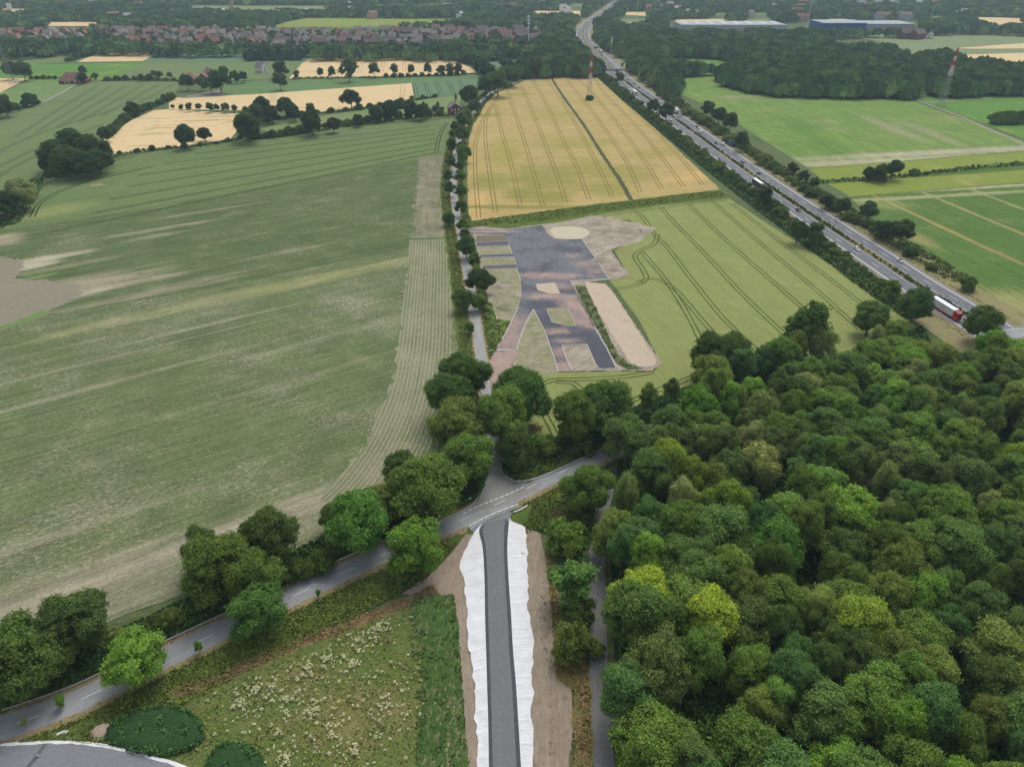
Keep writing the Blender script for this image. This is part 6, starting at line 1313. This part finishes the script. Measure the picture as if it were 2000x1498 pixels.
pylon(1838, 206, 53, 5.4, ((0, .52, M_gry), (.52, .70, M_whp), (.70, .78, M_redp), (.78, .86, M_whp), (.86, 1, M_redp)), ((.66, 6, M_redp), (.80, 4.5, M_redp), (.56, .9, M_redp)), 'red and white power pylon with two cross arms before the right-hand wood', .5, .15)
pylon(534, 198, 42, 6, ((0, 1, M_gry),), ((.72, 6, M_gry), (.86, 4.5, M_gry)), 'grey power pylon standing in the tan barley strip', .3, .055)
pylon(27, 172, 46, 6, ((0, 1, M_gry),), ((.72, 6, M_gry), (.86, 4.5, M_gry)), 'grey power pylon before the pair of dark trees at the picture edge', .3, .055)
def pole_mast(x, y, H, r0, m, label, drum=True):
    X, Y = G(x, y); e = empty('radio_mast', X, Y); tag(e, label, 'mast'); mb = MB(); mb.bar((0, 0, -.3), (0, 0, H), r0, r0 * .6, 8); mb.build('pole', m, e)
    if drum:
        for k in (.7, .82, .93): mb = MB(); mb.bar((0, 0, H * k), (0, 0, H * k + 2.2), r0 * 2.6, r0 * 2.6, 8); mb.build('antenna', PAINT['white'], e)
pole_mast(1032, 87, 42, .8, M_whp, 'white radio mast with antennas at the end of the village')
pole_mast(1576, 53, 52, .55, M_whp, 'thin white mast beside the blue hall', False)
pole_mast(1243, 40, 40, .5, M_whp, 'thin white mast beyond the motorway bend', False)
pole_mast(1813, 56, 40, .5, M_whp, 'thin mast above the houses at the right', False)
pole_mast(1193, 110, 24, .35, M_whp, 'lighting mast at the motorway bend', True)

# ================================================================ buildings
M_brick = plain('red_brick', (118, 76, 66), .9, .1, .15, .6); M_brickp = plain('pale_brick', (176, 148, 130), .9, .1, .15, .6); M_render = plain('white_render', (218, 216, 210), .9, .1, .06)
M_roofs = [plain('roof_grey', (138, 130, 124), .8, .15, .15, .5), plain('roof_brown', (138, 110, 96), .8, .15, .15, .5), plain('roof_red', (150, 104, 88), .8, .15, .15, .5), plain('roof_dark', (112, 102, 98), .8, .15, .15, .5)]
M_win = plain('window_pane', (60, 68, 76), .25, .5, .03); M_winw = plain('window_white', (230, 230, 226), .5, .3, .03)
def gable(mb, L, W, h, rise, over=.35, t=.22):
    """roof with thickness on a box L x W, eaves at h"""
    a, b = L / 2 + over, W / 2 + over; zo = h - over * rise / (W / 2)
    V = [(-a, -b, zo), (a, -b, zo), (a, 0, h + rise), (-a, 0, h + rise), (-a, b, zo), (a, b, zo)]; V += [(x, y, z + t) for x, y, z in V]
    mb.add(V, [(0, 1, 2, 3), (3, 2, 5, 4), (6, 9, 8, 7), (9, 10, 11, 8), (0, 6, 7, 1), (4, 5, 11, 10), (0, 3, 9, 6), (3, 4, 10, 9), (1, 7, 8, 2), (2, 8, 11, 5)])
def house_proto(L, W, h, rise, wm, rm, flat=False):
    e = empty('house', 0, -5000); mb = MB(); a, b = L / 2, W / 2
    mb.add([(-a, -b, -.3), (a, -b, -.3), (a, b, -.3), (-a, b, -.3), (-a, -b, h), (a, -b, h), (a, b, h), (-a, b, h), (-a, 0, h + rise), (a, 0, h + rise)], [(0, 1, 5, 4), (2, 3, 7, 6), (1, 2, 6, 9, 5), (3, 0, 4, 8, 7)]); mb.build('wall', wm, e)
    mb = MB(); gable(mb, L, W, h, rise) if not flat else mb.box(0, 0, h + .2, L + .6, W + .6, .4); rf = mb.build('roof', rm, e)
    mb = MB(); mb.box(L * .22, .3, h + rise + .3, .7, .7, 1.6); mb.build('chimney', wm, rf)
    mb = MB()
    for z in ((1.5, 4.2) if h > 5 else (1.5,)):
        for s in (-1, 1):
            for k in range(max(2, int(L / 3.2))): mb.box(-L / 2 + (k + .5) * L / max(2, int(L / 3.2)), s * (W / 2 + .01), z, 1.2, .06, 1.3)
            mb.box(s * (L / 2 + .01), 0, z, .06, 1.2, 1.3)
    mb.build('window', M_win, e); return e
HP = []
for i, (L, W, h, rise, wm, rm) in enumerate(((11, 9, 4.2, 4.2, M_brick, 0), (12, 9, 5.8, 4, M_brickp, 1), (10, 9, 5.6, 4.2, M_render, 0), (13, 9, 4.0, 4.5, M_brick, 2), (18, 10, 5.8, 4.2, M_brick, 3), (11, 8, 4, 4, M_render, 3), (15, 9, 5.8, 3.6, M_brickp, 0), (12, 10, 3.4, 4.2, M_render, 2))): HP.append((house_proto(L, W, h, rise, wm, M_roofs[rm]), ('brick house with grey roof', 'pale brick house with brown roof', 'white house with grey roof', 'brick house with red roof', 'long brick house with dark roof', 'white house with dark roof', 'long pale brick house with grey roof', 'white house with red roof')[i]))
hr = np.random.default_rng(44); placed = []; usedp = set()
def place_house(X, Y, rz, i, label, group=None, s=1.0):
    p, w = HP[i]; o = copy_tree(p) if i in usedp else p; usedp.add(i); o.location = (X, Y, 0); o.rotation_euler = (0, 0, rz); o.scale = (s, s, s * 1.05); tag(o, label or w, 'house', group); return o
zones = [([(-30, 66), (180, 64), (185, 80), (100, 84), (-30, 82)], 38, 'at the left end of the village', (3, 3, 1, 7, 0, 2)), ([(185, 66), (440, 62), (450, 84), (350, 94), (260, 88)], 74, 'in the left half of the village', (0, 1, 2, 4, 5, 6, 3)), ([(440, 64), (700, 64), (700, 90), (560, 98), (450, 90)], 78, 'in the middle of the village', (0, 1, 2, 4, 5, 6, 3)), ([(700, 62), (950, 62), (960, 80), (800, 92), (700, 92)], 72, 'in the right half of the village', (0, 1, 2, 4, 4, 3, 6)), ([(950, 62), (1060, 64), (1058, 84), (950, 84)], 20, 'near the radio mast of the village', (4, 4, 0, 3))]
for poly, n, where, kinds in zones:
    Pz = np.array([G(*p) for p in poly]); l, h = Pz.min(0), Pz.max(0); k = 0; tr_ = 0; an0 = hr.random() * 1.5
    while k < n and tr_ < 4000:
        tr_ += 1; q = l + hr.random(2) * (h - l)
        if not inside(q[None], Pz)[0] or any(np.hypot(*(q - s_)) < 17 for s_ in placed): continue
        placed.append(q); i = kinds[int(hr.integers(len(kinds)))]; k += 1
        place_house(q[0], q[1], an0 + (hr.integers(4)) * math.pi / 2 + hr.normal() * .12, i, f'{HP[i][1]} {where}', f'{HP[i][1]}s {where}', 1.0 + .25 * hr.random())
for i, (x, y, k) in enumerate(((1850, 57, 3), (1862, 56, 1), (1874, 57, 0), (1888, 58, 3), (1900, 57, 1), (1912, 58, 0), (1924, 58, 6), (1936, 59, 3), (1830, 58, 6), (1884, 54, 1), (1905, 54, 3), (1920, 54, 0))):
    X, Y = G(x, y); place_house(X, Y, hr.random() * 3, k, f'{HP[k][1]} in the hamlet beyond the right-hand wood, {ORD[i]} plot', 'houses of the right-hand hamlet', 1.2)
for i, (x, y, k, s, lab) in enumerate(((1770, 76, 4, 1.6, 'long dark-roofed barn of the far farm beyond the right-hand wood'), (1790, 77, 4, 1.5, 'second long barn of the far farm beyond the right-hand wood'), (1815, 76, 2, 1.1, 'small white house of the far farm beyond the right-hand wood'), (372, 164, 3, 1.2, 'red-roofed farm barn among the trees behind the tan strip'), (398, 160, 3, 1.15, 'second red-roofed farm barn among the trees behind the tan strip'), (412, 152, 4, 1.0, 'dark gabled farmhouse rising behind the farm trees'), (512, 142, 2, 1.2, 'white-roofed shed near the grey pylon'), (1067, 131, 7, 1.0, 'small red-roofed house hidden in trees at the wheat edge'))):
    X, Y = G(x, y); place_house(X, Y, .2 + i * .4, k, lab, None, s)
# the brick house by the small road, gable with white windows
X, Y = G(888, 222); e = empty('brick_house', X, Y, 0, R(12)); tag(e, 'red brick house with white gable windows beside the small road', 'house'); L, W, h, rise = 15, 11.5, 6.2, 4.2; mb = MB(); a, b = W / 2, L / 2
mb.add([(-a, -b, -.3), (a, -b, -.3), (a, b, -.3), (-a, b, -.3), (-a, -b, h), (a, -b, h), (a, b, h), (-a, b, h), (0, -b, h + rise), (0, b, h + rise)], [(0, 1, 5, 8, 4), (2, 3, 7, 9, 6), (1, 2, 6, 5), (3, 0, 4, 7)]); mb.build('wall', M_brick, e)
mb = MB(); g_ = MB(); gable(g_, L, W, h, rise); g_.V = [(-y, x, z) for x, y, z in g_.V]; rf = g_.build('roof', plain('slate_roof', (124, 118, 118), .8, .15, .12, .5), e); mb = MB(); mb.box(1.2, 2, h + rise + .3, .8, .8, 1.8); mb.build('chimney', M_brick, rf)
for z, xs in ((1.7, (-.2, 3.0)), (4.6, (-3.4, -.2, 3.0))):
    for x in xs: mb = MB(); mb.box(x, -b - .03, z, 1.25, .1, 2.2); fr_ = mb.build('window', M_winw, e); mb = MB(); mb.box(x, -b - .09, z + .1, .5, .04, 1.5); mb.build('pane', plain('pale_pane', (150, 160, 166), .25, .5, .03), fr_)
mb = MB(); mb.box(-a - .05, -b + 2, 5.2, .2, 1.6, 1.6); mb.build('satellite_dish', M_winw, e)
X, Y = G(842, 226); place_house(X, Y, .3, 3, 'small red-roofed shed in the garden left of the brick house', None, .45)
# the big brick barn house in the far meadow, hipped roof down to low walls
X, Y = G(148, 162); e = empty('barn_house', X, Y, 0, R(8)); tag(e, 'large brown-roofed brick barn house in the far meadow', 'house'); L, W, h, rise = 30, 18, 3.4, 8.0; mb = MB(); a, b = L / 2, W / 2; mb.box(0, 0, h / 2, L, W, h); mb.build('wall', M_brick, e)
mb = MB(); V = [(-a - .6, -b - .6, h - .2), (a + .6, -b - .6, h - .2), (a + .6, b + .6, h - .2), (-a - .6, b + .6, h - .2), (-a * .55, 0, h + rise), (a * .6, 0, h + rise)]; mb.add(V, [(0, 1, 5, 4), (1, 2, 5), (2, 3, 4, 5), (3, 0, 4)]); mb.build('roof', plain('barn_roof', (134, 104, 92), .85, .1, .18, .4), e)
for x in (-8, -4, 3, 8): mb = MB(); mb.box(x, -b - .05, 1.8, 1.4, .1, 1.6); mb.build('window', M_winw, e)
# halls
def hall(px0, px1, y, depth, h, wm, rm, label):
    A, B = np.array(G(px0, y)), np.array(G(px1, y)); L = float(np.hypot(*(B - A))); M_ = (A + B) / 2; e = empty('industrial_hall', M_[0], M_[1] + depth / 2, 0, math.atan2(*(B - A)[::-1])); tag(e, label, 'hall'); mb = MB(); mb.box(0, 0, h / 2, L, depth, h); mb.build('wall', wm, e); mb = MB(); mb.box(0, 0, h + .3, L + .8, depth + .8, .6); rf = mb.build('roof', rm, e)
    for k in range(8): mb = MB(); mb.box(-L / 2 + (k + .5) * L / 8, 0, h + .9, L / 24, depth * .7, .6); mb.build('skylight', plain('skylight', (190, 200, 206), .4, .3, .03), rf)
M_hroof = plain('hall_roof', (168, 174, 178), .7, .2, .06, .05)
hall(1330, 1535, 60, 75, 9, plain('hall_wall', (170, 174, 174), .7, .2, .05, .05), M_hroof, 'long grey hall with pale flat roof behind the wood')
hall(1606, 1690, 60, 70, 12, plain('hall_blue', (38, 70, 140), .6, .2, .05, .05), M_hroof, 'blue-walled hall with pale flat roof beside the thin mast')
hall(1690, 1785, 57, 70, 8, plain('hall_wall_grey', (150, 158, 166), .7, .2, .05, .05), M_hroof, 'low grey hall joined to the blue one')
hall(1228, 1300, 55, 14, 7, M_render, M_hroof, 'row of white units at the edge of the motorway wood')
# pale buildings sprinkled far away in the woods
for i, (x, y, w) in enumerate(((1680, 17, 34), (1712, 16, 30), (1745, 17, 24), (60, 12, 20), (20, 22, 16), (185, 14, 26), (870, 22, 18), (1435, 6, 30), (1580, 5, 20), (1880, 34, 16), (1100, 24, 24), (1060, 15, 20), (1975, 5, 24), (1510, 22, 10))):
    X, Y = G(x, y); e = empty('far_building', X, Y, 0, hr.random() * .6); tag(e, f'pale building half sunk in the far woods, {ORD[sorted(range(14), key=lambda k: (1680, 1712, 1745, 60, 20, 185, 870, 1435, 1580, 1880, 1100, 1060, 1975, 1510)[k]).index(i)]} from the left', 'building', 'pale buildings in the far woods'); W_ = w / scale_at(x, y) * .5; mb = MB(); mb.box(0, 0, 8, W_, 14, 16); mb.build('wall', M_render, e); mb = MB(); mb.box(0, 0, 16.3, W_ + 1, 15, .7); mb.build('roof', M_hroof, e)

mats_far = [M_render, M_brickp, M_hroof]; fb = np.random.default_rng(9); proto_far = []
for k in range(3):
    e = empty('far_house', 0, -6000); mb = MB(); mb.box(0, 0, 6, 16 + 8 * k, 11, 12); mb.build('wall', mats_far[k], e); mb = MB(); gable(mb, 16 + 8 * k, 11, 12, 4); mb.build('roof', M_roofs[(0, 2, 1)[k]] if k else M_hroof, e); proto_far.append(e)
for i in range(60):
    k = i % 3; o = proto_far[k] if i < 3 else copy_tree(proto_far[k]); x = fb.random() * 2000; y = 6 + 38 * fb.random() ** 1.3; X, Y = G(x, y)
    if abs(x - 1180) < 60: X += 160
    o.location = (X, Y, 0); o.rotation_euler = (0, 0, fb.random() * 3); tag(o, ('pale white house roof just showing above the far woods', 'small brick house showing above the far woods', 'pale long house showing above the far woods')[k], 'house', 'houses scattered in the far woods')
# ================================================================ haze
def build_haze():
    m = bpy.data.materials.new('air_haze'); m.use_nodes = True; t = m.node_tree
    t.nodes.remove(t.nodes['Principled BSDF'])
    v = t.nodes.new('ShaderNodeVolumePrincipled'); v.inputs['Color'].default_value = (.66, .86, 1.0, 1)
    v.inputs['Density'].default_value = .00012; v.inputs['Anisotropy'].default_value = 0.2
    t.links.new(v.outputs[0], t.nodes['Material Output'].inputs['Volume'])
    mb = MB(); mb.box(0, S - 150, 80, 2 * S + 20, 2 * S + 320, 164); o = mb.build('haze', m); tag(o, kind='stuff')
build_haze()
